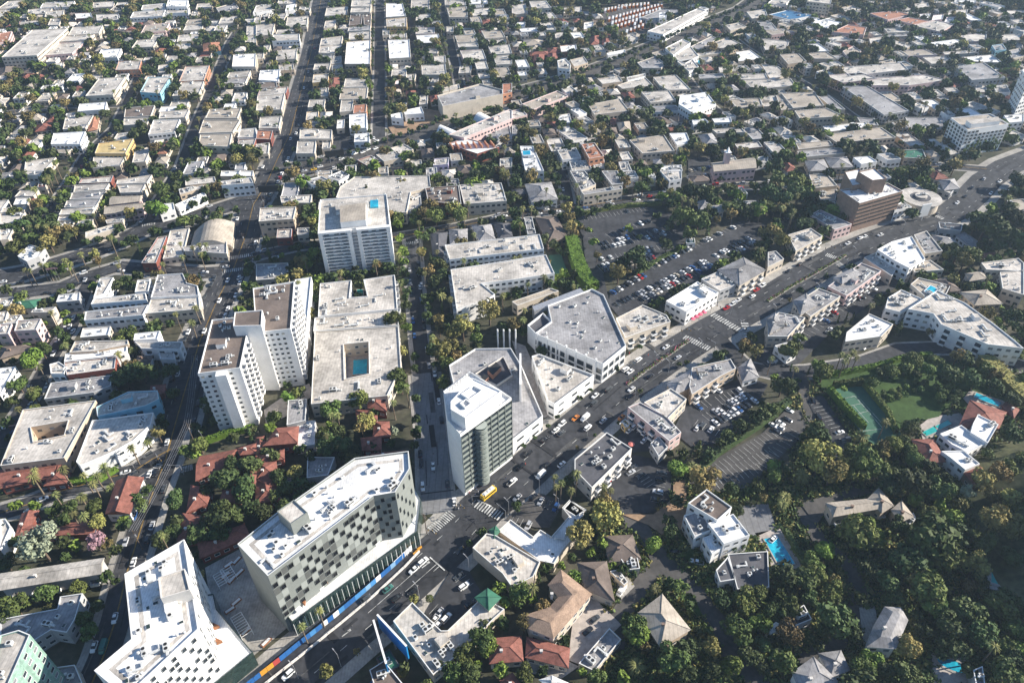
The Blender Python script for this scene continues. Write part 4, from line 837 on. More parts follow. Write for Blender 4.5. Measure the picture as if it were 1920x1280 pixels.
'F':'''9gw 370,70 490,40 560,75 450,125/9gw 540,40 640,0 700,30 620,80/8pc 180,190 420,180 410,240 190,240/12pt 30,280 300,270 280,360 20,380/6pr 160,440 270,435 265,500/9pc 740,45 1300,35 1310,120 1160,160 1130,310 1000,320 600,200 630,120/9br 1270,130 1520,110 1540,250 1290,230
9pc 1525,105 1840,90 1880,225 1560,250/H6dg 1310,460 1430,450 1410,620 1330,620/H6gw 1450,430 1580,425 1580,530 1460,540/H6gw 1620,400 1760,390 1790,500 1680,510/H6dg 1780,385 1900,380 1920,480 1830,490/8pw 440,1100 1060,1045 1070,1155 430,1200/5gc 0,700 240,690 240,800 0,820
6gc 310,430 400,425 400,475/7pw 1120,172 1235,168 1240,255 1130,300''',
'G':'''H8gw 100,90 290,75 340,200 150,220/9gc 435,0 545,0 630,100 520,150/9gc 670,0 790,0 835,95 750,105/9gc 520,155 820,112 830,135 540,180/7pw 830,0 920,0 950,50 860,60/9pw 1110,0 1270,0 1275,60 1180,75/H7bt 1330,30 1460,20 1480,60 1360,70/H7bb 180,340 330,330 410,480 270,530
6gg 90,350 150,345 180,470/7tc 0,980 290,880 350,900 40,1010/9pc 780,1105 980,1005 1160,1080 1190,1130 850,1250/9ww 1155,975 1390,830 1550,910 1310,1060/8pg 1420,810 1580,740 1710,840 1560,900/H10gc 1550,730 1740,640 1900,730 1710,840/H6gg 1390,220 1480,200 1500,260/H6pp 1480,255 1600,240 1590,290
H6gc 1720,215 1850,210 1860,260/4Gp 1305,510 1370,505 1375,540/7gw 1010,10 1060,5 1080,50/H6dd 0,130 100,125 110,160''',
'H':'''7tt 310,30 440,20 520,110 340,130/4tc 370,150 520,140 500,240 400,230/8gn 320,330 390,290 630,400 500,440 450,410/8pc 150,480 320,430 410,490 210,600/7gc 0,610 60,600 120,660 0,720/8pw 960,260 1010,225 1080,270 950,300/H7gc 1290,60 1400,50 1440,120/5pg 1240,120 1300,100 1400,140 1370,170
7dg 1280,385 1460,400 1450,450 1290,430/11ww 930,530 1080,490 1180,660 1060,730 960,680 820,590/9gc 1095,480 1190,450 1310,600 1180,620/7pc 720,650 820,610 960,740 930,790/8tc 1060,690 1220,670 1320,740 1100,760/H8gt 1240,470 1380,490 1420,540 1270,560/H6gw 1420,470 1480,450 1600,530 1540,560
8gn 450,865 700,690 850,750 590,935/8gc 190,1000 380,880 545,940 320,1090/8gc 0,1130 80,1060 280,1100 150,1240 0,1240/9tc 1070,850 1130,800 1370,860 1340,920 1200,960/H9bt 1240,810 1340,790 1450,880 1370,890/9pw 900,950 1000,890 1160,960 1000,1060 880,1030
12pw 1050,1035 1270,895 1480,990 1700,1150 1850,1270 1920,1330 1650,1300 1300,1150 1240,1070/8wc 590,1210 760,1070 940,1150 850,1240 580,1280/9pc 1600,690 1880,655 1920,690 1920,750 1640,740/9pc 1740,760 1920,745 1920,930 1760,880/H9tt 1450,900 1650,880 1760,980 1560,990/H8tg 1490,760 1610,740 1640,790
H10gc 500,790 640,720 700,760 560,830/H10gc 200,960 290,910 370,990 250,1060/H10gc 0,1100 60,1060 110,1150 20,1200/H5rc 1600,610 1700,600 1750,640 1620,650''',
'I':'''9pt 560,0 960,-10 960,20 700,70 520,80/8ww 490,90 950,30 950,70 860,105 480,150/10pr 480,155 870,110 860,200 500,250/10pw 370,170 440,150 500,190 480,240 380,240/8gg 380,310 840,250 830,330 700,380 330,430/10pw 690,590 1150,530 1130,620 1000,740 860,820 600,930 570,900
10pu 720,490 960,375 1180,365 1190,430 1090,480 730,560/8ww 0,200 120,185 40,330 0,400/H7bt 0,30 180,15 240,40 0,110/8pw 1010,0 1370,0 1350,60 1060,50/6pw 1190,60 1300,40 1310,130 1200,130/H6bw 1030,100 1130,95 1120,130/H6rr 1130,320 1230,310 1220,370/G6rr 0,950 420,900 400,990 0,1080
H6rr 400,900 500,890 480,1040 330,1060/G7rw 870,1035 1060,1010 960,1270 790,1270/G6rr 1500,850 1760,800 1700,920 1470,1020/H6rr 1430,1070 1580,1090 1540,1200 1400,1260/H6rr 1680,1070 1820,1060 1790,1190 1650,1180/H6rr 1780,790 1920,750 1920,820 1800,830/H6rr 1840,950 1920,940 1920,1080 1830,1060
9ww 1010,-60 1200,-80 1180,-20 1000,-10''',
'J':'''7gg 240,440 380,430 370,590 230,625/5ww 312,605 445,590 440,770 300,790/H8rr 150,640 310,625 300,740 60,760/H7rr 850,385 940,380 970,500 840,480/H6rr 750,505 900,495 900,570 760,570/H6rr 890,590 990,590 1000,690 880,700/H6rr 790,715 930,700 930,790 800,795/H5rr 860,830 1110,805 1110,835 870,870
H6rr 0,710 50,700 70,820 0,840/H6rr 0,900 140,890 150,1000 0,1020/H6rr 0,1020 130,1020 180,1170 0,1190/6gg 385,865 590,865 540,1000 380,1020/H6rr 20,840 200,800 200,860 30,890''',
'K':'''H8gt 1170,300 1350,200 1390,300 1220,380/8gt 1350,195 1640,130 1680,200 1560,260 1350,395 1330,330/8pc 990,455 1190,350 1310,430 1170,575/8gn 870,490 960,455 1160,560 1270,680 1180,745/9dp 470,880 710,680 900,800 600,1095 470,960/6gg 1040,760 1100,710 1170,790 1100,860/4yy 820,600 850,580 885,620 850,645
H6gw 1700,185 1790,120 1850,250 1740,280/6pw 385,1250 440,1190 560,1260 480,1310''',
'L':'''8ww 1290,690 1450,625 1640,760 1500,830 1380,770/9ww 1540,610 1575,545 1730,620 1650,760 1520,680/8ww 1300,820 1470,815 1590,915 1480,960 1370,870/H7rb 1090,725 1250,720 1330,880 1210,890/H7rb 1530,430 1790,515 1730,640 1450,620/H7rb 1480,965 1590,920 1700,1010 1560,1050/H5rr 1770,470 1800,440 1890,490 1850,550
H8tt 450,1200 860,1160 930,1215 500,1290/H8tt 760,1170 840,1090 940,1210 860,1260/H7tt 940,1250 1010,1190 1090,1290 1000,1330/6gw 50,30 160,0 220,70 150,110''',
'M':'''G8pg 0,450 760,335 740,440 0,560/8gg 0,800 430,720 450,630 620,605 560,800 500,900 380,880 230,975 0,925/G6rr 150,90 700,60 680,140 130,160/G6rr 160,0 270,-20 200,120 110,160/9pw 0,50 40,45 80,110 0,280
H6rr 1370,0 1530,20 1460,180 1330,200/H6rr 1480,200 1820,80 1860,160 1500,320/7gc 420,1160 560,1140 620,1280 440,1300/34ps 0,920 140,880 225,915 60,1290 -80,1300''',
'N':'''7bb 850,1180 960,1110 1100,1280 900,1340/5Gd 900,1090 1000,1020 1080,1150 1000,1190/H5rr 1840,1250 1920,1200 1980,1280''',
'O':'''H9cc 370,425 590,600 310,920 130,850 110,760 290,700 360,620 280,530/H6rc 120,930 425,1010 415,1140 110,1065/H6rc -160,940 60,920 75,1090 -160,1110/H6bc 700,170 900,160 960,330 735,350/H7bc 500,370 705,360 760,640 560,560/5bc 810,340 940,330 960,420 870,430
H8tt 960,740 1130,610 1330,860 1120,985/4gc 500,1130 730,865 820,950 620,1190/11ww 1470,80 1660,10 1785,170 1590,235/9gw 1290,20 1420,-20 1500,130 1370,180/8ww 1430,190 1540,150 1590,255 1500,310/12bw 1320,-70 1460,-175 1650,-40 1540,60/5dg 1620,310 1920,290 1930,560 1690,575
4tc 735,440 800,425 870,520 840,545/5dw 1530,430 1620,330 1680,500 1560,520/H6ww 225,1245 300,1220 420,1270 300,1310''',
'P':'''G9gw 800,860 890,700 1000,705 1050,790 960,1000 760,985/H8gw 200,1190 350,1080 560,1290 260,1330/H7gw 400,1050 550,1030 610,1160 480,1210/6ww 0,860 60,820 130,855 20,910/5kg 110,790 270,690 330,800 180,860/6gg 1540,1180 1610,1150 1630,1290 1560,1290/4gp 1030,60 1090,0 1110,40'''}
import re
for t,s in DATA.items():
    for e in re.split('[/\n]',s):
        if not e.strip(): continue
        a,b=e.strip().split(' ',1); q=re.match(r'([HGB]?)(\d+)(\w)(\w)$',a); k=q.group(1) or 'F'
        building(t,float(q.group(2)),q.group(3),q.group(4),b,kind=k)
# courtyard block in shadow, with holes
building('I',10,'p','t','170,510 720,440 480,870 0,930','apartment_building',full='grey flat-roofed block with a dark rectangular courtyard beside the curved-front building',holes=['230,640 510,590 480,700 250,750'],nu=10)
landmark('the curved-front block',215,830,8)
for n,x,y in (('the red bungalow cluster',450,880),('the tennis court',1625,775),('the red-roofed mansion',1800,790),('the white villa',1340,975),('the cream villa',1060,1130),('the hilltop parking lot',1410,850),('the shop-backed parking lot',1330,510),('the big upper parking lot',1180,445),
 ('the trapezoid office',1130,870),('the bus yard',1190,40),('the empty dirt lot',790,235),('the arched hall',395,440),('the yellow block',215,275),('the long white-roofed block',670,95),('the flagpole triangle',100,525),('the hillside apartments',1800,600),
 ('the grey courtyard block',1320,265),('the top left car deck',60,90),('the long grey roof row',1640,190),('the oval pool',1787,1250),('the teal pool',1875,1080),('the orange block',975,165),('the dark grey block',1840,130),('the pool hotel',250,560),('the steep white gable',250,480),('the red-backed shops',1230,770),
 ('the curved boulevard bend',1800,370),('the avenue crossing',450,490),('the pink mall corner',1000,200),('the terracotta block',1110,280),('the white pool block',990,290),('the upper left houses',150,200),('the tall left avenue',580,110),('the leafy side street',712,130),('the far right tower',1915,140),('the white winged apartments',1330,195),('the brown duplexes',1130,100)):
    landmark(n,x,y)
# ---------------------------------------------------------------- vegetation
def npmesh(name,V,Fq,mats,mi=None):
    me=bpy.data.meshes.new(name); nv=len(V); nf=len(Fq); k=Fq.shape[1]
    me.vertices.add(nv); me.vertices.foreach_set('co',V.astype(np.float32).ravel())
    me.loops.add(nf*k); me.loops.foreach_set('vertex_index',Fq.astype(np.int32).ravel())
    me.polygons.add(nf); me.polygons.foreach_set('loop_start',np.arange(0,nf*k,k,dtype=np.int32)); me.polygons.foreach_set('loop_total',np.full(nf,k,np.int32))
    for m_ in mats: me.materials.append(m_)
    if mi is not None: me.polygons.foreach_set('material_index',mi.astype(np.int32))
    me.update(calc_edges=True); return me
def leaves(rs,C,Rd,n,size,squash=1.):
    """leaf-clump quads scattered through the shells of several lobes"""
    k=rs.randint(0,len(C),n); d=rs.normal(size=(n,3)); d/=np.linalg.norm(d,axis=1)[:,None]
    keep=d[:,2]>-.55; k=k[keep]; d=d[keep]; n=len(k)
    r=Rd[k]*(.62+.45*rs.random(n)**.6); P=C[k]+d*r[:,None]*np.array([1,1,squash])
    nrm=d+rs.normal(size=(n,3))*.55; nrm/=np.linalg.norm(nrm,axis=1)[:,None]
    u=np.cross(nrm,rs.normal(size=(n,3))); u/=np.linalg.norm(u,axis=1)[:,None]; v=np.cross(nrm,u)
    s=(size*(.55+.9*rs.random(n)))[:,None]; s2=s*(.5+.6*rs.random(n))[:,None]
    V=np.stack([P-u*s,P-v*s2*.8+u*s*.15,P+u*s,P+v*s2],1).reshape(-1,3); Q=np.arange(len(V)).reshape(-1,4); return V,Q
def crown(seed,n=900,lob=9,size=.13,flat=.8,tall=1.):
    rs=np.random.RandomState(seed); C=[];Rd=[]
    for i in range(lob):
        a=rs.random()*2*PI; e=rs.random()**.5*.62; C.append((e*math.cos(a),e*math.sin(a),(rs.random()-.35)*.75*flat*tall)); Rd.append(.30+.24*rs.random())
    C=np.array(C);Rd=np.array(Rd); return leaves(rs,C,Rd,n,size)
CR={}
def crown_me(k,var,lod):
    key=(k,var,lod)
    if key in CR: return CR[key]
    s=hash((var*7+3))%997+{'b':0,'g':10,'o':20,'k':30,'a':40,'u':50,'s':60,'c':70,'y':80}.get(k,0)
    n=[170,600,1900][lod]; size=[.30,.17,.105][lod]
    if k=='s': rs=np.random.RandomState(s); V,Q=leaves(rs,np.array([[0,0,0.]]),np.array([.93]),n,size*.8,.85)
    elif k in 'cy':
        rs=np.random.RandomState(s); L=9; z=np.linspace(-1,1.,L); C=np.stack([rs.normal(size=L)*.05,rs.normal(size=L)*.05,z*1.9],1); Rd=(.62 if k=='c' else .40)*(1.05-(z+1)/2)**.8+.05; V,Q=leaves(rs,C,Rd,n,size*.8)
    elif k in 'oa': V,Q=crown(s,int(n*.85),12,size*.9,1.,1.25)
    else: V,Q=crown(s,n,10,size)
    CR[key]=npmesh('crown',V,Q,[LEAF.get({'s':'b','c':'k','y':'k'}.get(k,k))]); return CR[key]
def trunk_me(h,r,limbs=4,m=BARK,lean=.0):
    mb=MB(); mb.cyl(0,0,0,h*.75,r,r*.6,7,0,lean*h,0)
    for i in range(limbs):
        a=2*PI*i/limbs+.5; b=Vector((lean*h,0,h*.62)); e=b+Vector((math.cos(a)*h*.32,math.sin(a)*h*.32,h*.42)); mb.bar(b,e,r*.55)
    return mb.mesh('trunk',[m])
TRK=trunk_me(1.,.035)
def frond(mb,n,L,droop,rs,wd=.16,up=.35,z=0.):
    for i in range(n):
        a=2*PI*i/n+rs.uniform(-.2,.2); el=up+rs.uniform(-.55,.5); pr0=None; S=6
        for s in range(S+1):
            t=s/S; rr=L*t*math.cos(el*(1-t*.3)); zz=z+L*t*math.sin(el)-droop*t*t*L; w_=wd*L*math.sin(PI*min(1,t*.9+.12))**.7
            c=Vector((rr*math.cos(a),rr*math.sin(a),zz)); q=Vector((-math.sin(a),math.cos(a),0))*w_/2
            cur=(c-q-Vector((0,0,w_*.35)),c,c+q-Vector((0,0,w_*.35)))
            if pr0:
                mb.poly([pr0[0],cur[0],pr0[1]]); mb.poly([pr0[1],cur[1],cur[2]]) ; mb.poly([pr0[1],cur[1]-(cur[1]-cur[0])*.15,cur[0]])
                mb.poly([pr0[2],pr0[1],cur[2]])
            pr0=cur
PALM=[];DATE=[]
for i in range(3):
    rs=random.Random(i); mb=MB(); frond(mb,26,2.5,.75,rs,.17,.5,0.); frond(mb,12,1.5,1.5,rs,.25,-.3,-.3); PALM.append(mb.mesh('crown',[LEAF['p']]))
    mb=MB(); frond(mb,46,4.6,.62,rs,.11,.65,0.); frond(mb,22,3.6,.9,rs,.12,0.,-.2); DATE.append(mb.mesh('crown',[LEAF['p']]))
mb=MB(); mb.cyl(0,0,0,.3,.5,.32,7); mb.cyl(0,0,.3,12,.32,.2,7); PTR=mb.mesh('trunk',[BARKP])
mb=MB(); mb.cyl(0,0,0,4.3,.55,.5,9); mb.cyl(0,0,4.3,5.2,.7,.45,9); DTR=mb.mesh('trunk',[BARKP])
HARD=OCC.copy()
TREES=[]  # (size key, kind, x, y, r, h)
def plant(k,x,y,r,h=None,force=0):
    if h is None: h={'p':13.,'d':6.,'s':r*2.+.8,'c':r*3.2,'y':r*4.5,'o':r*2.3+1,'a':r*2.+1}.get(k,r*1.9+1.5)
    TREES.append((k,x,y,r,h,force))
TD={'E':'g 540,70 50 3/g 640,20 40/b 300,390 55/b 230,500 60/b 90,560 60/b 60,100 55/b 40,180 50/o 290,260 50/g 330,210 50/o 420,480 60/o 370,540 60/o 510,450 50/g 1170,265 90/g 1240,210 40/b 1200,130 80/b 1310,40 60/k 1260,150 40/b 600,420 40/b 890,430 50/b 780,190 35/b 1450,350 40/b 1540,310 40/b 1640,290 35/b 1410,370 35/b 1700,130 45/b 1790,120 40/b 1530,210 35/b 1620,180 35/b 1770,290 30/b 640,530 35/b 740,510 35/b 830,500 35/b 940,530 45/b 1010,510 35/b 1180,450 45/b 1290,410 35/b 860,540 30/k 40,890 50/o 730,680 35/p 340,60 30/p 250,130 32/p 390,0 25/p 410,400 25/p 340,410 25/p 875,655 25/p 600,620 28/p 480,665 28/p 180,740 22/p 220,740 22/p 300,700 22/p 340,700 22/p 1230,570 22/p 1350,540 22/p 1440,570 25/p 1490,550 25/p 1540,545 25/p 1360,640 28/p 1500,620 25/p 1460,1020 32/p 1430,1130 35/b 540,990 40/g 480,1070 35/g 500,1130 30/b 430,1200 45/b 480,1240 45/o 310,600 45/b 1640,80 25/b 1450,250 40',
'F':'b 380,340 55/b 430,480 45/b 480,170 55/k 600,190 35/c 830,155 40/o 1100,100 40/g 1070,385 45/b 1180,375 40/b 1350,320 80/b 1530,310 70/b 1250,290 50/g 1230,470 40/g 1070,500 40/g 1110,605 50/g 1110,675 42/o 1240,620 45/b 340,640 55/c 455,740 35/b 530,800 50/b 680,780 40/b 800,760 40/b 880,750 35/b 950,755 30/b 1010,740 35/b 1110,760 45/b 1370,700 70/k 1350,800 60/k 1240,750 45/b 1280,960 50/b 1280,1080 45/b 1040,1100 90/g 1120,1170 50/o 1370,1110 50/o 1550,1180 90/o 1750,1060 90/o 1480,1230 70/b 1650,1240 60/p 1080,830 30/p 1390,930 40/b 1130,900 40/k 1130,1000 45/g 1880,930 30/p 1850,930 30/b 430,960 45/k 430,1060 45/a 390,1150 35/o 1830,190 40/o 1840,230 35/k 1640,20 60/k 1700,20 45/y 760,20 20',
'G':'o 640,640 35/g 580,440 32/g 610,530 38/g 875,425 35/b 955,495 28/k 1160,540 60/k 930,640 100/k 840,680 60/k 1000,700 60/o 800,760 75/o 400,290 55/o 430,360 50/o 440,430 55/b 380,340 45/o 470,470 40/b 980,110 65/o 850,90 50/g 1130,190 45/o 1190,170 40/b 1310,330 110/b 1400,370 90/k 1180,410 50/k 1530,150 55/g 1710,180 55/b 1640,270 65/k 1780,300 60/o 1650,340 50/b 1480,290 40/b 1330,460 60/o 1130,100 40/p 1280,200 30/p 1340,220 30/a 1430,150 45/k 1900,150 60/o 1880,470 45/p 1870,270 20/o 1540,370 35/b 1090,330 35/b 1210,350 30/g 1840,270 50/p 240,790 32/g 340,790 40/g 320,860 40/b 40,400 60/b 40,930 50/p 90,1040 30/p 80,1110 35/b 1120,960 32/y 560,330 20/g 1260,570 30/b 500,300 50/b 620,290 40/b 720,270 35/b 200,240 40/b 270,240 40/p 460,860 25/g 600,870 40/k 30,60 60',
'H':'b 80,60 80/b 200,60 90/k 240,150 90/k 100,200 80/k 40,150 70/g 1160,70 50/b 1020,60 35/b 940,30 35/b 1080,310 55/k 1640,400 120/k 1760,430 130/k 1880,500 110/k 1560,360 70/k 1850,350 90/b 1430,600 80/b 1530,610 90/o 1470,690 70/b 1150,770 60/k 860,580 35/b 1350,720 50/p 1810,195 35/p 1860,250 35/o 30,460 60/o 110,520 70/p 110,270 30/y 530,1110 25/y 590,1100 30/y 640,1090 25/c 990,1170 45/b 240,1250 60/k 540,1200 50/b 1500,860 60/g 1650,860 60/o 1640,1080 60/g 1720,1110 45/k 1800,1070 60/b 1740,1180 50/b 1860,1160 50/g 240,900 15/b 440,785 20/b 240,895 30/o 160,965 18/k 1890,60 70/b 1860,150 50/k 1750,560 60/b 1690,900 50/b 1560,860 40/k 1900,1080 60/b 900,900 20',
'I':'g 220,120 90/b 310,60 70/b 130,310 70/b 250,390 70/b 90,440 60/k 40,600 60/k 930,250 110/k 1060,220 90/k 850,280 70/k 1170,230 60/k 1290,380 60/k 1000,60 50/k 1280,220 70/y 1330,200 25/b 1210,600 55/o 1190,700 60/c 1650,530 60/k 1540,440 60/b 1490,760 80/g 1460,840 50/p 480,20 35/p 460,950 45/p 240,1010 55/p 250,960 35/p 770,930 40/p 720,1000 45/p 690,1060 40/p 790,960 35/p 620,1000 35/p 410,1140 35/d 600,1150 35/p 980,790 40/d 1100,730 35/d 920,810 30/d 820,1080 35/b 700,1230 70/b 530,1230 70/g 270,1220 50/b 400,1260 60/b 1060,1220 60/b 1110,1100 50/b 1020,1180 55/k 1310,1180 80/g 1310,1230 35/g 120,1220 50/k 1700,1010 110/k 1830,1100 110/k 1740,920 80/k 1880,900 90/k 1560,1110 60/k 1640,1240 90/k 1880,1240 80/k 1780,1280 80/y 1250,230 20/k 620,420 30/o 550,920 25',
'J':'g 250,410 60/b 320,380 60/b 130,560 65/g 110,640 50/b 40,740 40/b 560,500 90/b 760,420 95/b 640,430 60/o 830,600 70/o 790,650 60/k 620,660 70/k 560,740 80/k 500,800 90/k 660,760 80/k 730,800 70/b 1060,260 85/b 1090,330 60/o 1100,80 45/p 1130,360 32/p 1025,450 32/p 560,550 35/p 605,545 35/p 520,700 30/b 1190,110 40/b 1190,190 35/b 1200,430 45/b 1200,680 50/b 1200,580 45/k 1190,780 45/a 1040,670 40/b 1010,760 40/b 890,780 45/o 1400,80 70/b 1420,150 60/b 1400,300 60/k 1340,60 70/o 1460,30 60/o 1340,20 50/g 560,60 0/k 160,1000 80/k 330,1060 60/k 120,860 60/k 60,820 50/b 330,800 50/b 880,540 45/k 420,850 60/k 650,850 50/b 370,980 40/k 140,1150 60/k 340,1160 60/k 60,1260 80/k 200,1240 70',
'K':'k 960,370 25/k 1310,150 25/o 490,795 18/b 340,560 22/b 270,630 22/b 90,780 22/b 170,720 20/b 510,420 25/b 590,360 20/k 1250,170 25/b 960,40 25/b 790,205 20/g 1250,940 80/d 1350,930 60/c 1400,800 60/k 1480,850 60/k 1620,700 60/k 1560,760 50/k 1700,620 60/k 1760,640 50/k 1840,580 60/k 1900,520 60/k 1800,540 40/o 1740,60 55/o 1840,80 60/o 1750,30 50/k 1590,80 35/k 1180,830 40/b 800,610 18/p 320,1010 30/p 370,1050 35/p 440,1110 38/p 690,1080 35/p 740,1110 30/p 330,1080 30/o 680,1200 80/o 760,1260 70/b 40,1220 45/k 1250,1200 60/k 1850,1080 50/o 1880,1170 35/b 620,700 18/o 1100,1180 18/o 1090,1250 20',
'L':'b 420,220 85/g 390,170 60/g 50,260 45/k 110,320 90/k 40,500 60/p 555,90 32/p 600,110 32/p 640,70 32/p 665,110 32/p 580,140 32/s 1090,130 75/s 925,210 62/s 1040,190 58/s 1210,200 50/b 1260,140 60/s 790,300 45/s 820,270 30/s 1370,330 45/s 1320,370 40/s 1300,410 42/s 1400,430 48/s 1420,380 45/s 940,370 30/s 980,400 30/s 1030,390 28/s 820,400 28/s 855,440 26/s 920,420 26/s 1040,335 25/s 1150,350 28/s 1100,360 20/s 1265,330 25/s 1220,270 25/s 990,350 22/s 1110,300 25/s 870,380 25/s 1180,300 28/s 1075,640 72/s 945,760 70/s 1030,740 52/s 1070,800 58/s 1110,880 72/k 240,640 0/k 400,690 100/o 390,880 140/o 480,980 110/b 300,830 90/b 730,890 130/b 650,960 100/b 830,950 100/d 270,990 65/d 710,690 60/p 885,595 42/k 1100,1040 130/k 1000,1000 80/b 1290,1090 110/d 130,1150 55/d 110,1200 50/g 1100,1180 55/o 1440,1230 60/k 1650,830 60/k 1850,690 90/o 1600,1040 90/o 1730,1000 90/b 1850,960 90/a 1500,1130 60/g 1320,1170 45/o 1680,1160 70/g 1290,1240 60/b 50,1000 70/k 100,920 60/k 1500,130 70/o 1420,110 60/b 1640,200 70/k 1400,230 90/k 1560,280 90/o 1700,260 60/k 1700,330 80/k 1850,420 70/b 160,60 80/k 220,30 50/b 1870,90 60/k 860,230 50/k 1300,280 50/k 1120,240 40/g 570,350 30/y 175,190 25/y 310,210 28/o 1810,1170 90/b 1900,1250 80/g 110,490 18/p 30,120 22/o 860,1250 40',
'M':'a 290,240 150/u 710,210 85/o 740,80 70/o 800,240 50/b 330,600 90/b 580,570 80/b 800,480 60/b 90,680 120/b 620,800 80/b 660,890 80/k 720,700 60/b 930,90 60/g 920,50 40/k 860,290 60/p 540,10 40/p 620,20 45/b 470,60 70/g 560,250 50/k 480,220 60/k 1600,60 130/k 1480,160 100/k 1300,150 70/k 1330,60 60/k 1650,150 90/k 1480,320 40/b 100,220 60/k 60,760 90/b 860,510 35',
'N':'o 1180,650 42/s 1300,640 32/b 1700,150 45/b 1600,230 30/o 530,1190 65/o 755,1040 30/b 1690,960 110/b 1560,1080 100/g 1740,1010 80/b 1480,1190 100/k 1700,850 60/k 1100,1180 60/k 1400,1150 60/g 1640,1150 50/p 470,730 28/p 340,850 30/g 1840,1180 60/b 1850,820 60/b 1740,830 50/g 1870,660 60',
'O':'o 490,180 120/o 700,50 130/b 560,70 80/g 1050,230 80/g 690,230 50/g 600,290 35/b 260,410 55/g 370,400 35/g 480,470 65/b 60,590 100/p 150,560 50/g 160,630 50/o 90,840 75/g 750,380 45/b 840,420 50/b 900,460 40/d 1080,560 45/b 1180,530 60/b 1270,560 70/b 1340,660 60/b 1340,740 40/b 920,850 110/g 960,930 90/b 860,800 60/o 990,1010 50/d 935,1140 75/b 1200,1080 130/k 1330,1010 100/o 1500,1010 80/b 1700,880 130/k 1600,650 90/b 1750,660 110/b 1850,600 80/g 1860,820 90/g 1640,1150 90/k 1480,1180 80/k 1300,1200 90/b 640,1230 80/g 850,1240 60/b 100,1210 80/b 230,1190 50/k 1780,1050 90/b 1650,260 50/b 1720,240 40/k 1180,60 60/k 1180,130 70/k 1300,250 50/k 1880,980 80/g 530,1190 40/k 1100,1020 70/b 450,340 40/k 430,500 40/g 580,310 30/k 1400,880 40/k 1900,1150 70/k 1050,960 40',
'P':'b 680,150 150/g 720,80 80/g 430,260 90/b 350,380 90/k 120,450 110/k 260,500 100/o 500,530 60/k 520,360 60/b 1250,180 210/b 1300,280 170/k 1050,330 150/g 1420,60 100/o 1700,60 120/o 1830,130 110/b 1600,200 110/o 1550,400 110/b 1200,560 160/o 1100,500 100/b 1250,700 110/k 900,500 110/k 760,420 90/b 150,680 110/b 60,750 90/k 530,780 160/k 600,880 100/b 450,870 80/o 150,920 110/b 110,1100 110/b 1750,690 130/k 1500,700 130/k 1400,850 120/o 1460,860 60/o 1050,1010 100/g 780,1110 90/b 720,1160 100/k 1060,1200 110/k 880,1180 80/p 1700,1000 50/k 1620,920 120/b 1850,850 100/k 1800,1200 120/k 1450,1050 90/k 1330,950 80/k 700,640 60/k 960,620 80/o 1500,560 60/k 1850,330 90/g 1880,1000 80/k 320,640 70/k 60,560 60/k 40,950 50/k 1150,880 80/k 1850,1100 90/b 1300,1050 60/k 380,1000 50/k 1500,1180 60/k 1560,1220 60/k 1130,780 60'}
for t,s in TD.items():
    for e in s.split('/'):
        q=e.split(); k=q[0]; x,y=[float(v) for v in q[1].split(',')]; rp=float(q[2])/4.
        if rp<1: continue
        px,py=tp(t,x,y); z0={'p':12.,'d':6.}.get(k,5.); wx,wy=un(px,py,z0); depth=(RT*wx+FW*wy+UP*(z0-H))[2]; r=rp*depth/F
        if k=='s': z0=r*1.2+1
        elif k not in 'pd': z0=r*1.15+1.5
        wx,wy=un(px,py,z0)
        if k=='p': plant(k,wx,wy,1.+r*.0+max(.8,min(1.3,r/2.2))-1,12.,1)
        elif k=='d': plant(k,wx,wy,max(.6,min(1.15,r/4.)),5.,1)
        elif k=='c': plant(k,wx,wy,r*.95,r*3.0,1)
        elif k=='y': plant(k,wx,wy,r*.7,r*3.4,1)
        else: plant(k,wx,wy,r,None,1)
        mark([(wx-r*.6,wy-r*.6),(wx+r*.6,wy-r*.6),(wx+r*.6,wy+r*.6),(wx-r*.6,wy+r*.6)])
print('manual trees',len(TREES))
# ---- hedges: clipped boxes with a leafy skin
def hedge(px,w,h,full,m=None):
    P=[un(*p) for p in pts(px)]; rs=np.random.RandomState(len(px)); B=[]; cx,cy=P[0]
    for x,y,a in walk(P,.55):
        for _ in range(int(7+h*2)):
            B.append((x-cx+rs.uniform(-.3,.3)-math.sin(a)*rs.uniform(-.5,.5)*w,y-cy+math.cos(a)*rs.uniform(-.5,.5)*w,h*(1-rs.random()**2.2)))
    B=np.array(B); n=len(B); nr=rs.normal(size=(n,3))+np.array([0,0,.8]); nr/=np.linalg.norm(nr,axis=1)[:,None]; u=np.cross(nr,rs.normal(size=(n,3))); u/=np.linalg.norm(u,axis=1)[:,None]; v=np.cross(nr,u); s=rs.uniform(.22,.5,(n,1))
    V=np.stack([B-u*s,B-v*s,B+u*s,B+v*s],1).reshape(-1,3); me=npmesh('foliage',V,np.arange(len(V)).reshape(-1,4),[m or HEDGE])
    q=[(p[0],p[1]) for p in P]; mark(offs(q,w/2+.5)+offs(q,-w/2-.5)[::-1])
    r=thing('hedge','','hedge',cx,cy,0,0,None,full); link('foliage',me,r)
    c=MB(); strip([(p[0]-cx,p[1]-cy) for p in P],w*.85,h*.93,c); 
    for o in (w*.42,-w*.42):
        q=offs([(p[0]-cx,p[1]-cy) for p in P],o)
        for i in range(len(q)-1): c.poly([(*q[i],0),(*q[i+1],0),(*q[i+1],h*.93),(*q[i],h*.93)])
    c.obj('core',m or HEDGE,r)
hedge('1070,458 1082,500 1098,535 1112,548',9,7,'thick bright green clipped hedge between the walled court and the car park')
hedge('1022,462 1058,455',5,5,'dark hedge at the head of the small walled tennis court',LEAF['b'])
hedge('1552,735 1618,808',2.5,4.5,'bright-topped hedge down the left side of the big tennis court')
hedge('1560,728 1615,722',2,4.5,'hedge across the far end of the big tennis court',LEAF['b'])
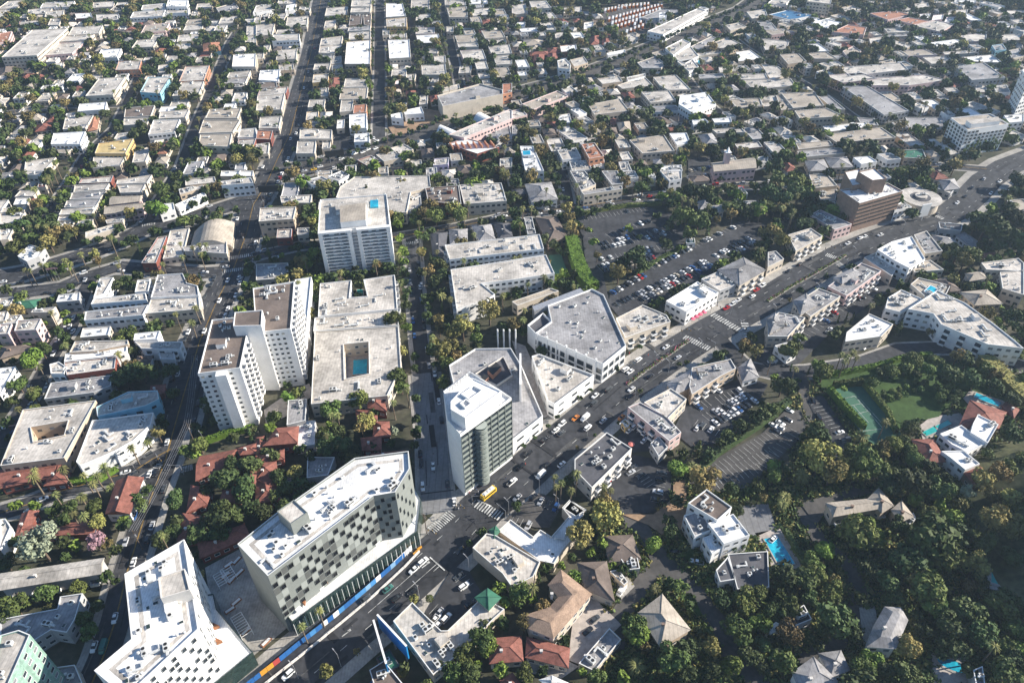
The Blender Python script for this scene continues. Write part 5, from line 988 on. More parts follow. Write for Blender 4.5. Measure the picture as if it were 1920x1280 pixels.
hedge('1616,722 1660,775 1678,815',2,4,'hedge between the big tennis court and the lawn',LEAF['b'])
hedge('1525,712 1560,706 1640,690 1690,675 1745,668',2.5,3,'long hedge along the curving hillside road')
hedge('1840,680 1880,720 1925,760',9,6,'broad clipped hedge bank above the mansion garden',LEAF['o'])
hedge('1085,405 1120,398 1175,388 1240,384',3,2.5,'low hedge along the upper edge of the big parking lot',LEAF['b'])
hedge('1190,515 1250,482 1290,462',3,2.5,'planted strip dividing the two parking lots',LEAF['b'])
hedge('1295,900 1345,850 1420,800 1478,755',4,3,'hedge bank between the lower lot and the hilltop lot',LEAF['k'])
hedge('130,905 190,900 220,880',4,2.,'bright hedge beside the curved road',HEDGE)
hedge('375,835 430,815 480,805',3,3,'bright row of shrubs beside the tower driveway',HEDGE)
hedge('1472,1000 1495,1040 1508,1065',2,3,'dark hedge beside the villa pool',LEAF['k'])

# ---- houses filling the gaps of the far residential blocks
def free_rect(x,y,w,d,a,m=1.):
    c,s=math.cos(a),math.sin(a)
    for u in np.linspace(-.5,.5,4):
        for v in np.linspace(-.5,.5,4):
            X,Y=u*(w+m),v*(d+m)
            if occ(x+c*X-s*Y,y+s*X+c*Y,.1): return False
    return True
GA=math.radians(8)
for px_,py_,r_ in ((1787,1249,10),(1874,1082,9),(1462,1035,10),(1755,803,9),(1850,752,8),(1620,1180,7),(1730,1190,5),(1575,985,8),(1430,975,8)):
    x,y=un(px_,py_); mark([(x-r_,y-r_),(x+r_,y-r_),(x+r_,y+r_),(x-r_,y+r_)])
nfill=0
for _ in range(30000):
    if nfill>=420: break
    x=R.uniform(-560,560); y=R.uniform(385,900); p=pr(x,y,5)
    if not(-30<p[0]<1950 and -25<p[1]<400): continue
    w,d=R.choice([(11,20),(12,22),(10,13),(9,12),(13,26),(9,15),(8,11),(8,13),(7,10)]); h=R.choice([4.5,5.5,6.5,7.5]); a=GA+R.choice([0,0,.03,-.03])
    if p[0]>1050 and p[1]<260: a=GA+R.choice([.0,.35])
    if not free_rect(x,y,w,d,a,1.0): continue
    c,s=math.cos(a),math.sin(a); P=[(x+c*u-s*v,y+s*u+c*v) for u,v in ((-w/2,-d/2),(w/2,-d/2),(w/2,d/2),(-w/2,d/2))]
    small=w*d<190; kd='H' if small and R.random()<.6 else 'F'
    rc=R.choice('rtbgpp' if kd=='H' else 'pppwpgtt'); building('X',h if kd=='F' else min(h,6),rc,R.choice('wcpppcwt'),'',kind=kd,pts_w=P,fill=1,nu=2 if kd=='F' else 0); nfill+=1
print('infill',nfill,'buildings',NB[0])
# ---- trees in whatever ground is left
TREEG={'b':('broadleaf_tree','tree','broadleaf trees between the buildings'),'g':('broadleaf_tree','tree','broadleaf trees between the buildings'),'k':('broadleaf_tree','tree','broadleaf trees between the buildings'),
 'o':('eucalyptus_tree','tree','olive-green trees'),'a':('broadleaf_tree','tree','broadleaf trees between the buildings'),'u':('blossom_tree','tree','blossom trees'),'p':('palm_tree','palm','fan palms along the streets and gardens'),'d':('date_palm','palm','feathery date palms'),
 's':('clipped_tree','tree','clipped round garden trees'),'c':('conifer_tree','tree','conifers'),'y':('cypress_tree','tree','cypresses')}
AV=[(a[0],a[1],11.5) for n,P,w,c in ROADS if n=='avenue' for a in walk(P,9.)]
for _ in range(80000):
    if len(TREES)>5000: break
    y=100+ (R.random()**.62)*880; x=R.uniform(-1,1)*(90+y*.66)
    p=pr(x,y,4)
    if not(-60<p[0]<1980 and -60<p[1]<1330): continue
    south=p[0]>1150 and p[1]>880; r=R.uniform(2.0,4.8) if not south else R.uniform(3,7.5)
    if y>400: r=R.uniform(2.6,6.)
    if any(abs(x-q[0])<q[2] and abs(y-q[1])<q[2] for q in AV): continue
    if occ(x,y,r*(.22 if y>330 else (.45 if south else .5))): continue
    k=R.choices('bgkopycs',[44,8,24,15,7,2,2,0])[0]
    if south: k=R.choices('bgkopy',[34,5,38,20,1,2])[0]
    if k=='p': plant('p',x,y,R.uniform(.8,1.15),R.uniform(10,15)); mark([(x-1,y-1),(x+1,y-1),(x+1,y+1),(x-1,y+1)])
    elif k in 'yc': plant(k,x,y,r*.4+.6,r*1.6+4); mark([(x-2,y-2),(x+2,y-2),(x+2,y+2),(x-2,y+2)])
    else: plant(k,x,y,r); q=r*.42; mark([(x-q,y-q),(x+q,y-q),(x+q,y+q),(x-q,y+q)])
def undergrowth():
    rs=np.random.RandomState(5); B=[];S=[]
    for _ in range(26000):
        px,py=R.uniform(1120,1960),R.uniform(690,1320)
        if py<880 and px<1480: continue
        x,y=un(px,py)
        i,j=int((x-OX)/RES),int((y-OY)/RES)
        if not(0<=i<NX and 0<=j<NY) or HARD[i,j]: continue
        B.append((x,y,R.uniform(.3,1.3))); S.append(R.uniform(.5,1.3))
    B=np.array(B);S=np.array(S); K=7; n=len(B)*K; P_=np.repeat(B,K,0)+rs.normal(size=(n,3))*np.repeat(S,K)[:,None]*np.array([.6,.6,.3]); P_[:,2]=np.abs(P_[:,2])+.1
    d=rs.normal(size=(n,3))+np.array([0,0,.7]); d/=np.linalg.norm(d,axis=1)[:,None]; u=np.cross(d,rs.normal(size=(n,3))); u/=np.linalg.norm(u,axis=1)[:,None]; v=np.cross(d,u); s_=(np.repeat(S,K)*rs.uniform(.35,.7,n))[:,None]
    V=np.stack([P_-u*s_,P_-v*s_,P_+u*s_,P_+v*s_],1).reshape(-1,3); mi=np.repeat(rs.choice([0,0,1,2],len(B)),K)
    o=link('undergrowth',npmesh('undergrowth',V,np.arange(len(V)).reshape(-1,4),[LEAF['k'],LEAF['b'],LEAF['o']],mi)); o['kind']='stuff'
undergrowth()
# street trees down the kerbs
def roof_free(x,y): return True
for n,P,w,c in ROADS:
    if n in('avenue','side_street','side_lane','cross_street','diagonal_boulevard'):
        for sgn in (1,-1):
            for x,y,a in walk(offs(P,sgn*(w/2+2.2)),R.uniform(11,15),R.uniform(0,8)):
                if R.random()<(.75 if n in('avenue','diagonal_boulevard') else .35) or not visible(x,y,4): continue
                plant('b' if R.random()<.75 else 'p',x,y,R.uniform(1.8,3.) if R.random()<2 else 1)
                if TREES[-1][0]=='p': TREES[-1]=('p',x,y,R.uniform(.8,1.),R.uniform(10,14),0)
DB=[q for q in ROADS if q[0]=='diagonal_boulevard'][0][1]
for x,y,a in walk(DB,8.):  # planted median
    plant('b',x+R.uniform(-1,1),y+R.uniform(-1,1),R.uniform(2,3.4))
print('trees',len(TREES))
def scr(T):
    k,x,y,r,h,f=T; z=h*.7; p=pr(x,y,z); rr={'p':2.2,'d':4.}.get(k,r)*( r if k in 'pd' else 1); d=(RT*x+FW*y+UP*(z-H))[2]
    if not(-20<p[0]<1940 and -20<p[1]<1300): return -1
    return rr*F/d
rank={}
for i,T in enumerate(TREES): rank.setdefault(TREEG[T[0]][0],[]).append((scr(T),i))
indiv=set()
for n,l in rank.items():
    l.sort(reverse=True); cap=296 if n!='broadleaf_tree' else 296
    for s,i in l[:cap]:
        if s>0: indiv.add(i)
TXT={'b':'green broadleaf tree','g':'bright green leafy tree','k':'dark green broadleaf tree','o':'olive-green loose-crowned tree','a':'silvery green spreading tree','u':'pink-grey blossoming tree','p':'tall fan palm','d':'feathery date palm','s':'clipped round tree','c':'dark pointed conifer','y':'slender dark cypress'}
acc={}
for i,(k,x,y,r,h,f) in enumerate(TREES):
    sp=scr(TREES[i]); ang=R.random()*6.28
    if i in indiv:
        nm,ct,gr=TREEG[k]; desc=('large ' if r>4.6 else 'small ' if r<2.6 else '')+TXT[k] if k not in 'pd' else TXT[k]
        root=thing(nm,desc,ct,x,y,0,0,gr)
        if k=='p':
            o=link('trunk',PTR,root,(0,0,0),0,(r,r,h/12)); o.rotation_euler=(R.uniform(-.04,.04),R.uniform(-.04,.04),0); link('crown',PALM[i%3],root,(0,0,h),ang,r)
        elif k=='d': link('trunk',DTR,root,(0,0,0),0,(r,r,h/5)); link('crown',DATE[i%3],root,(0,0,h),ang,r)
        else:
            lod=2 if sp>17 else (1 if sp>7 else 0); me=crown_me(k,i%4,lod)
            zc=h-(r*.95 if k not in 'cy' else r*1.9*1.5)
            if k in 'cy': sz=(r,r,h/4.4); zc=h*.52
            else: sz=(r,r,r*.95); zc=h-r*.95
            link('trunk',TRK,root,(0,0,0),ang,(h*1.,h*1.,max(1.,zc+r*.2))); link('crown',me,root,(0,0,zc),ang,sz)
    else:
        lod=0; 
        if k=='d': k='p'
        if k=='p':
            acc.setdefault('p',[]).append((x,y,h,r,i%3,ang)); continue
        me=crown_me(k,i%4,0); sz=(r,r,r*.95) if k not in 'cy' else (r,r,h/4.4); zc=h-r*.95 if k not in 'cy' else h*.52
        acc.setdefault({'s':'b','c':'k','y':'k','u':'b'}.get(k,k),[]).append((me,x,y,zc,sz,ang))
for k,l in acc.items():
    Vs=[];Qs=[];Ms=[];o=0
    if k=='p':
        mb=MB()
        for x,y,h,r,v,a in l:
            me=PALM[v]; c,s=math.cos(a),math.sin(a); k0=len(mb.v)
            for vv in me.vertices: q=vv.co*r; mb.v.append((x+c*q.x-s*q.y,y+s*q.x+c*q.y,h+q.z))
            for p in me.polygons: mb.f.append(tuple(k0+j for j in p.vertices)); mb.m.append(0)
            mb.cyl(x,y,0,h,.3,.2,5,1)
        o_=mb.obj('palm_grove',[LEAF['p'],BARKP]); o_['kind']='stuff'; continue
    cache={}
    for me,x,y,z,sz,a in l:
        if me.name not in cache:
            V=np.empty(len(me.vertices)*3,np.float32); me.vertices.foreach_get('co',V); V=V.reshape(-1,3); cache[me.name]=V
        V=cache[me.name]; c,s=math.cos(a),math.sin(a); q=V*np.array(sz); W_=np.stack([x+c*q[:,0]-s*q[:,1],y+s*q[:,0]+c*q[:,1],z+q[:,2]],1); Vs.append(W_); Qs.append(np.arange(len(W_)).reshape(-1,4)+o); o+=len(W_)
    me=npmesh('distant_trees',np.concatenate(Vs),np.concatenate(Qs),[LEAF[k]]); ob=link('distant_trees',me); ob['kind']='stuff'
# ---------------------------------------------------------------- vehicles
CARC={'white':(.78,.78,.77),'black':(.015,.015,.018),'silver':(.42,.43,.45),'dark grey':(.06,.065,.07),'blue':(.03,.09,.25),'red':(.42,.02,.02),'yellow':(.75,.48,.03),'beige':(.45,.40,.32),'green':(.05,.16,.14),'orange':(.65,.22,.04)}
TYRE=mat('tyre rubber',(.02,.02,.02),.8,.1); CGL=mat('car glass',(.02,.025,.03),.06,.1,spec=.8)
LAMPR=mat('tail lamp red',(.35,.01,.01),.3,.1); CHR=mat('chrome trim',(.6,.6,.6),.25,.1,metal=.8)
def paint(n): return mat('car paint '+n,CARC[n],.22,.05,1.,spec=.6)
def loft(mb,secs,mi=0):
    """secs: list of (x, half width, z bottom, z top, tumblehome) cross-sections joined end to end"""
    pr0=None
    for x,w,z0,z1,t in secs:
        r=[(x,-w,z0),(x,-w*1.0,(z0+z1)/2),(x,-w*t,z1),(x,0,z1+.03),(x,w*t,z1),(x,w,(z0+z1)/2),(x,w,z0)]
        if pr0:
            for i in range(6): mb.poly([pr0[i],pr0[i+1],r[i+1],r[i]],mi)
        else: mb.poly(r,mi)
        pr0=r
    mb.poly(pr0,mi)
def car_body(kind,c):
    m=MB()
    if kind=='car': loft(m,[(-2.25,.70,.35,.72,.9),(-2.1,.86,.25,.88,.92),(-1.3,.9,.22,.96,.93),(.8,.9,.22,.93,.93),(1.7,.88,.22,.82,.92),(2.15,.8,.25,.70,.9),(2.3,.62,.35,.6,.9)]); m.poly([(-1.15,-.62,1.42),(.15,-.62,1.42),(.15,.62,1.42),(-1.15,.62,1.42)]); zt=1.4
    elif kind=='suv': loft(m,[(-2.3,.75,.35,.9,.93),(-2.2,.9,.28,1.02,.95),(-1.2,.94,.25,1.06,.95),(1.0,.94,.25,1.04,.95),(1.9,.9,.25,.95,.93),(2.3,.75,.35,.8,.9)]); m.poly([(-2.0,-.68,1.70),(.3,-.68,1.70),(.3,.68,1.70),(-2.0,.68,1.70)])
    elif kind=='van': loft(m,[(-2.7,.9,.35,1.9,.9),(-2.6,.97,.3,2.05,.92),(1.3,.97,.3,2.05,.92),(1.9,.95,.3,1.35,.92),(2.6,.88,.3,1.0,.92),(2.75,.7,.4,.8,.9)])
    elif kind=='pickup':
        loft(m,[(-2.7,.88,.35,.95,.97),(-.6,.92,.3,.98,.97),(1.2,.92,.3,1.02,.95),(2.4,.88,.3,.95,.93),(2.75,.75,.35,.8,.9)]); m.poly([(-.7,-.66,1.68),(.5,-.66,1.68),(.5,.66,1.68),(-.7,.66,1.68)]); m.box(-1.7,0,.99,1.0,1.8,1.5,0,1)
    else:  # bus
        L=5.8 if kind=='bus' else 3.9; hh=3. if kind=='bus' else 2.7
        loft(m,[(-L,1.15,.4,hh-.15,.95),(-L+.2,1.22,.35,hh,.95),(L-.5,1.22,.35,hh,.95),(L-.1,1.2,.35,hh-.3,.95),(L,1.1,.45,1.5,.95)]); m.box(0,0,hh+.03,hh+.12,L*1.6,1.9,0,2)
        for s in (-3,0,2.6): m.box(s*L/5.8,0,hh+.12,hh+.3,1.1,.9,0,2)
    return m.mesh('body',[paint(c),TYRE,FRAME])
def car_glass(kind):
    m=MB()
    if kind=='car': loft(m,[(-1.85,.68,.93,.97,.9),(-1.18,.80,.93,1.39,.80),(.18,.80,.93,1.39,.80),(1.0,.74,.9,.94,.9)])
    elif kind=='suv': loft(m,[(-2.22,.80,1.03,1.1,.9),(-2.02,.84,1.03,1.67,.84),(.32,.84,1.03,1.67,.84),(1.05,.78,1.0,1.05,.9)])
    elif kind=='van': m.poly([(1.33,-.82,1.95),(1.33,.82,1.95),(1.98,.8,1.32),(1.98,-.8,1.32)]); m.box(.7,0,1.25,1.8,1.0,1.98)
    elif kind=='pickup': loft(m,[(-.85,.74,.98,1.02,.9),(-.72,.8,.98,1.65,.84),(.52,.8,.98,1.65,.84),(1.2,.74,1.,1.04,.9)])
    else:
        L=5.8 if kind=='bus' else 3.9; m.box(-.2,0,1.45,2.35,L*1.75,2.47); m.poly([(L-.02,-.95,1.5),(L-.02,.95,1.5),(L-.12,.95,2.5),(L-.12,-.95,2.5)])
    return m.mesh('windows',[CGL])
m=MB()
for s in (-.11,.11):
    pass
N=12; 
for i in range(N):
    a,b=2*PI*i/N,2*PI*(i+1)/N; p=lambda t,y,r=.33:(r*math.cos(t),y,r*math.sin(t)+.33)
    m.poly([p(a,-.1),p(b,-.1),p(b,.1),p(a,.1)],0); m.poly([p(a,-.1),p(b,-.1),(0,-.1,.33)],0); m.poly([p(a,.1),p(b,.1),(0,.1,.33)],0)
    m.poly([p(a,.11,.2),p(b,.11,.2),(0,.11,.33)],1); m.poly([p(a,-.11,.2),p(b,-.11,.2),(0,-.11,.33)],1)
WHEEL=m.mesh('wheel',[TYRE,CHR])
m=MB(); m.box(0,0,0,.14,.08,.4); LAMPM=m.mesh('headlight',[FRAME]); m=MB(); m.box(0,0,0,.14,.08,.4); TLM=m.mesh('tail_light',[LAMPR])
BOD={};GLS={}
NC=[0]
def vehicle(kind,c,x,y,a,desc,full=None,name=None,z=.22,group=None,parts=None):
    if (kind,c) not in BOD: BOD[kind,c]=car_body(kind,c)
    if kind not in GLS: GLS[kind]=car_glass(kind)
    d=math.hypot(x,y); nm=name or {'car':'parked_car','suv':'parked_car','van':'van','pickup':'pickup_truck','bus':'city_bus','shuttle':'shuttle_bus'}[kind]
    r=thing(nm,desc,{'van':'van','pickup':'pickup truck','bus':'bus','shuttle':'bus'}.get(kind,'car'),x,y,z,a,group or 'cars parked and driving in the streets and lots',full)
    link('body',BOD[kind,c],r); link('windows',GLS[kind],r)
    if d<520 and kind!='bus' or parts:
        wx,wy={'car':(1.38,.8),'suv':(1.4,.84),'van':(1.75,.88),'pickup':(1.7,.84),'shuttle':(2.6,1.12),'bus':(3.6,1.12)}[kind]
        for sx in (-1,1):
            for sy in (-1,1): link('wheel',WHEEL,r,(sx*wx,sy*wy,0))
        if d<300:
            fx={'car':2.2,'suv':2.25,'van':2.66,'pickup':2.68,'shuttle':3.95,'bus':5.8}[kind]
            for sy in (-.55,.55): link('headlight',LAMPM,r,(fx,sy,.55)); link('tail_light',TLM,r,(-fx-.02,sy,.6))
    NC[0]+=1; return r
def rcol(): return R.choices(['white','black','silver','dark grey','blue','red','beige'],[28,27,16,19,5,3,2])[0]
KD={'car':'car','suv':'tall car','van':'van','pickup':'pickup'}
# traffic read off the photograph: (px, py, colour, kind)
TR='''793,1052,white,suv 776,1067,white,car 727,1103,green,car 744,1120,black,car 775,1108,black,car 686,1122,grey,car 540,1264,white,suv 863,1030,grey,car 960,903,white,pickup 1014,890,white,van 1053,870,white,car 1024,872,black,car 976,875,black,suv 1097,783,white,van 1102,801,white,suv 1079,783,orange,car
1131,788,silver,car 1054,794,white,suv 1042,806,white,car 1052,812,grey,car 1022,823,black,car 990,850,black,suv 1116,741,white,car 1114,755,grey,suv 1142,729,grey,suv 1184,729,white,car 1182,743,black,car 1173,692,white,suv 1182,696,white,car 1197,674,white,suv 1186,682,grey,car
1249,650,white,car 1271,670,silver,car 1219,705,black,car 970,932,silver,car 852,940,white,car 812,873,white,car 1000,931,black,car 1411,555,white,car 1384,562,white,car 1373,570,white,suv 1362,577,red,car 1418,543,red,car 1430,535,white,suv 1500,495,black,suv 1520,485,black,car 1478,508,black,car
1590,456,white,car 1613,446,white,car 1621,443,white,car 1651,440,white,car 1545,440,silver,car 1810,368,black,car 1822,352,black,car 1755,402,black,car 1845,335,silver,car 313,828,white,car 208,1245,white,car 215,1158,white,car 194,1212,green,van 315,874,black,car 292,885,black,car 282,1155,white,car 250,1053,white,car
442,553,white,car 448,520,white,car 452,523,silver,car 411,563,white,car 383,620,white,car 427,525,white,car 384,510,white,car 360,548,grey,car 88,549,black,car 5,528,white,car 37,529,black,car 585,470,white,car 518,483,white,car 498,390,white,car 505,375,black,car 545,260,white,car 560,235,grey,car 590,150,white,car 600,110,white,car 578,135,silver,car 570,165,white,car 590,90,red,car 555,250,white,car
640,298,white,suv 655,297,white,car 665,288,white,van 680,285,white,car 690,280,white,car 704,278,white,car 706,264,white,car 650,300,silver,car 600,312,white,car 588,317,yellow,car 570,320,silver,car 1130,378,white,car 1141,377,white,car 1205,370,grey,car 1218,368,red,car 1024,393,white,car 1010,396,black,car 946,405,white,car
925,408,silver,car 1165,1107,white,van 1306,1053,white,pickup 1267,1034,black,car 1115,1160,grey,car 1102,1182,black,car 1105,1155,grey,suv 870,1098,white,suv 818,1158,white,car 823,1168,white,car 881,1131,black,car 846,1184,red,car 692,1287,blue,car 850,1195,black,car 1165,782,orange,car 1180,806,white,car
1208,825,white,car 1224,835,white,car 1153,894,white,car 1137,903,red,car 1176,870,silver,car 1183,885,silver,car 1347,731,white,car 1343,732,silver,car 1393,743,white,car 1378,751,white,car 1371,754,silver,car 1351,770,white,car 1307,802,white,car 1402,758,black,car 1364,762,grey,car 1479,768,white,car 1450,797,white,car 1463,792,white,car 1500,825,black,car 1525,750,black,car 1535,780,black,car
1447,678,silver,car 1475,685,grey,car 1615,650,white,car 1638,540,white,car 1607,555,red,car 1617,557,black,car 1592,565,grey,car 1445,625,silver,car 1555,624,silver,car 1560,618,white,car 1780,420,silver,car 1858,362,white,car 1895,355,white,car 1875,340,white,car 1795,380,white,car 1718,315,white,car 1745,318,grey,car 1766,312,white,car 1700,322,silver,car 1565,397,white,car 1563,402,red,car
130,365,silver,car 104,372,white,car 124,366,white,car 132,544,silver,car 155,565,white,car 137,595,white,car 130,612,white,car 100,662,white,car 88,722,silver,car 50,808,white,car 305,830,silver,car 235,885,white,car 280,888,white,car 250,887,grey,car 80,935,white,car 55,957,white,car 375,602,black,car 333,700,white,car 790,868,black,car 793,872,white,car 788,850,black,car 815,700,white,car 790,533,white,car 1450,1010,white,car'''
used=[]
def heading(x,y):
    best=(1e9,0)
    for n,P,w,c in ROADS:
        for i in range(len(P)-1):
            a,b=Vector(P[i]),Vector(P[i+1]); d=b-a; t=max(0,min(1,(Vector((x,y))-a).dot(d)/max(d.length_squared,1e-6))); dd=(Vector((x,y))-(a+d*t)).length-w/2
            if dd<best[0]: best=(dd,math.atan2(d.y,d.x))
    return best
def add_car(x,y,a,c,k,desc,**kw):
    if any(abs(x-u)<2.9 and abs(y-v)<2.9 and math.hypot(x-u,y-v)<2.3 for u,v in used): return
    used.append((x,y)); return vehicle(k,c,x,y,a,desc,**kw)
lots_heading=[(1300,1430,700,850,None)]
for s in TR.split():
    q=s.split(','); px,py=float(q[0]),float(q[1]); k=q[3]; q[2]=q[2].replace('grey','dark grey'); x,y=un(px,py,.8); d,a=heading(x,y)
    if d>3: # inside a lot: line up with its bays
        best=min(STALL,key=lambda t:math.hypot(t[0]-x,t[1]-y)) if STALL else (0,0,0); a=best[2]
        if math.hypot(best[0]-x,best[1]-y)>40: a=.7
    else:
        a+=PI if R.random()<.5 else 0
    add_car(x,y,a,q[2],k,q[2]+' '+KD[k],name='car' if k in('car','suv') else None)
vehicle('shuttle','yellow',*un(916,925,1.2),heading(*un(916,925,1.2))[1],'',full='yellow shuttle bus with a white roof stopped at the crosswalk',parts=1)
for x,y,a in STALL:
    if NC[0]>470: break
    c=rcol(); k=R.choice(['car','car','suv']); add_car(x,y,a+(PI if R.random()<.5 else 0),c,k,c+' '+KD[k])
kerb=[]
for n,P,w,cp in ROADS:
    if cp<=0: continue
    for sgn in (1,-1):
        for x,y,a in walk(offs(P,sgn*(w/2-1.2)),6.4,3):
            if R.random()<cp and visible(x,y,0): kerb.append((pr(x,y,0)[1],x,y,a+(0 if sgn<0 else PI)))
kerb.sort(reverse=True)
for _,x,y,a in kerb:
    if NC[0]>590: break
    c=rcol(); k=R.choice(['car','car','suv']); add_car(x,y,a,c,k,c+' '+KD[k],name='roadside_car',group='cars parked along the kerbs')
# buses in the yard
by=[((1122,26),(1172,16),9),((1160,17),(1215,12),9),((1142,40),(1240,13),16),((1148,48),(1236,22),15),((1158,54),(1200,40),7),((1175,64),(1212,50),6),((1190,50),(1212,42),3)]
for a,b,n in by:
    A,B=Vector(un(*a)),Vector(un(*b)); 
    for i in range(n):
        p=A+(B-A)*(i/(n-1)); vehicle('bus',R.choice(['orange','orange','white']),p.x,p.y,GA+R.uniform(-.02,.02)+1.25,'orange and white city bus',group='buses parked in the yard')
print('vehicles',NC[0])
# ---------------------------------------------------------------- street furniture
m=MB(); m.cyl(0,0,0,9,.11,.07,6); m.bar((0,0,9),(1.8,0,9.7),.09); m.box(2.2,0,9.62,9.8,.9,.32); SLM=m.mesh('post',[METAL]); m=MB(); m.box(2.2,0,9.55,9.62,.7,.25); SLH=m.mesh('lamp_head',[FRAME])
def lamp(px,py,side=None):
    x,y=un(px,py); d,a=heading(x,y); best=None
    # point the arm at the road
    for t in (a+PI/2,a-PI/2):
        dd=heading(x+math.cos(t)*3,y+math.sin(t)*3)[0]
        if best is None or dd<best[0]: best=(dd,t)
    r=thing('street_lamp','grey street lamp','street lamp',x,y,0,best[1],'street lamps along the roads'); link('post',SLM,r); link('lamp_head',SLH,r)
for p in '787,1124 1011,925 1189,757 1101,818 1252,704 954,966 640,1250 880,1072 1312,665 1490,660 560,1272 1450,600 1530,560 300,690 252,878 388,840 1046,960 1230,690 1085,758 1370,590 1598,490 500,460 570,330 478,395 400,480 255,640 770,620 768,560 860,440 1100,395 1300,365 1550,345 690,305 770,270 900,215 1010,180 1700,310 1690,440'.split():
    lamp(*[float(v) for v in p.split(',')])
m=MB(); m.cyl(0,0,0,6.5,.12,.09,6); m.bar((0,0,6.3),(5.5,0,6.6),.12); SGP=m.mesh('post',[METAL]); m=MB(); m.box(0,0,0,1.1,.35,.3,0,0); m.box(.18,0,.1,.95,.02,.2,0,1); SGH=m.mesh('signal_head',[DARKM,PAINTY])
for p in '886,948 948,975 803,1002 855,955 1276,628 1338,660 1332,585 1398,625 420,482 480,475 418,515 478,505 1545,474 1585,505 300,868 345,890'.split():
    x,y=un(*[float(v) for v in p.split(',')]); best=max((PI*k/4 for k in range(8)),key=lambda t:-heading(x+math.cos(t)*5,y+math.sin(t)*5)[0]); r=thing('traffic_signal','traffic signal on a mast arm','traffic signal',x,y,.1,best,'traffic signals at the crossings'); link('post',SGP,r); link('signal_head',SGH,r,(0.2,0,2.6)); link('signal_head',SGH,r,(5.3,0,5.6)); link('signal_head',SGH,r,(3.2,0,5.5))
# timber power poles and their wires along the avenue
m=MB(); m.cyl(0,0,0,13,.2,.14,7); m.box(0,0,12,12.2,.15,3.2); m.box(0,0,10.8,11,.15,3.); m.cyl(.35,.4,9.2,10.4,.28,.28,7,1); PM=m.mesh('power_pole',[BARK,METAL])
poles=[]
for p in '365,830 268,1030 378,700 462,470 498,400 800,420 1085,385 1185,372 800,1000'.split():
    x,y=un(*[float(v) for v in p.split(',')]); d,a=heading(x,y); o=thing('power_pole','timber power pole','power pole',x,y,0,a,'timber power poles',None,PM); poles.append((x,y,a))
def wires(i,j,name='power_line'):
    (x1,y1,a),(x2,y2,b)=poles[i],poles[j]; m=MB()
    for o in (-1.4,-.5,.5,1.4):
        pr0=None
        for s in range(9):
            t=s/8; p=Vector((x1+(x2-x1)*t-math.sin(a)*o,y1+(y2-y1)*t+math.cos(a)*o,12.2-4*1.4*t*(1-t)))
            if pr0: m.bar(pr0,p,.06)
            pr0=p
    o=m.obj('power_line',METAL); o['label']='overhead wires along the avenue '+('south' if j==1 else 'north')+' of the curved road crossing'; o['category']='power line'
wires(0,1); wires(0,2)
del wires
# swimming pools
def pool(px,full,m=POOL,rim=.5,t='X',desc='pool'):
    P=ccw([un(*p) for p in pts(px)]); cx=sum(p[0] for p in P)/len(P); cy=sum(p[1] for p in P)/len(P); P=[(p[0]-cx,p[1]-cy) for p in P]
    r=thing('swimming_pool','','swimming pool',cx,cy,0,0,None,full); w=MB(); w.tris(P,[],.72); w.obj('water',m,r)
    O=inset(P,-rim); k=MB()
    for i in range(len(P)):
        j=(i+1)%len(P); k.poly([(*P[i],.8),(*P[j],.8),(*O[j],.8),(*O[i],.8)]); k.poly([(*P[i],.6),(*P[j],.6),(*P[j],.8),(*P[i],.8)]); k.poly([(*O[i],.0),(*O[j],.0),(*O[j],.8),(*O[i],.8)])
    k.obj('coping',PAVE,r); mark([(p[0]+cx,p[1]+cy) for p in O])
pool('1825,746 1830,738 1876,757 1871,764','long blue lap pool behind the red-roofed mansion')
pool('1752,801 1776,789 1784,796 1760,807','turquoise terrace pool right of the two beside the mansion patio',POOLG)
pool('1728,812 1750,801 1758,810 1736,819','green terrace pool left of the two beside the mansion patio',POOLG)
pool('1432,1012 1457,1006 1490,1058 1460,1062','blue rectangular pool with sunbeds beside the white villa')
pool('1858,1068 1890,1078 1889,1102 1857,1093','teal four-sided pool on the pale terrace at far right',POOLG,1.2)
x,y=un(1787,1249); a0=-.45
pool(' '.join('%f,%f'%pr(x+5.2*math.cos(t)*math.cos(a0)-2.0*math.sin(t)*math.sin(a0),y+5.2*math.cos(t)*math.sin(a0)+2.0*math.sin(t)*math.cos(a0),0) for t in np.arange(0,6.2,.39)),'bright blue oval pool in the dark garden at the bottom right',POOL,.9)
pool('663,677 689,675 688,702 662,704','turquoise courtyard pool inside the pale flat-roofed block')
pool('670,545 681,545 681,556 670,556','small teal pool in the notch of the pale block',POOLG)
pool('555,886 575,885 572,893 553,893','small green pool by the bungalow sunbeds',POOLG)
pool('1304,112 1316,116 1312,122 1300,119','small turquoise pool between the white winged apartments')
pool('1730,1253 1740,1245 1745,1252 1733,1258','dark garden tub beside the oval pool',POOLG) if 0 else None
# roof pool on the hillside apartments
for p,n,z in (('1734,545 1745,535 1758,541 1748,552','rooftop pool at the upper end of the hillside apartments',9.2),('980,283 994,282 995,290 981,291','rooftop pool on the white apartment block in the upper middle',12.2)):
    Q=ccw([un(*q,z) for q in pts(p)]); cx=sum(q[0] for q in Q)/len(Q); cy=sum(q[1] for q in Q)/len(Q); Q=[(q[0]-cx,q[1]-cy) for q in Q]
    r=thing('swimming_pool','','swimming pool',cx,cy,z-.9,0,None,n); w=MB(); w.tris(Q,[],.9); w.obj('water',POOL,r); w=MB(); w.prism(inset(Q,-.4),0,.86,0); w.obj('coping',WALL['w'],r)
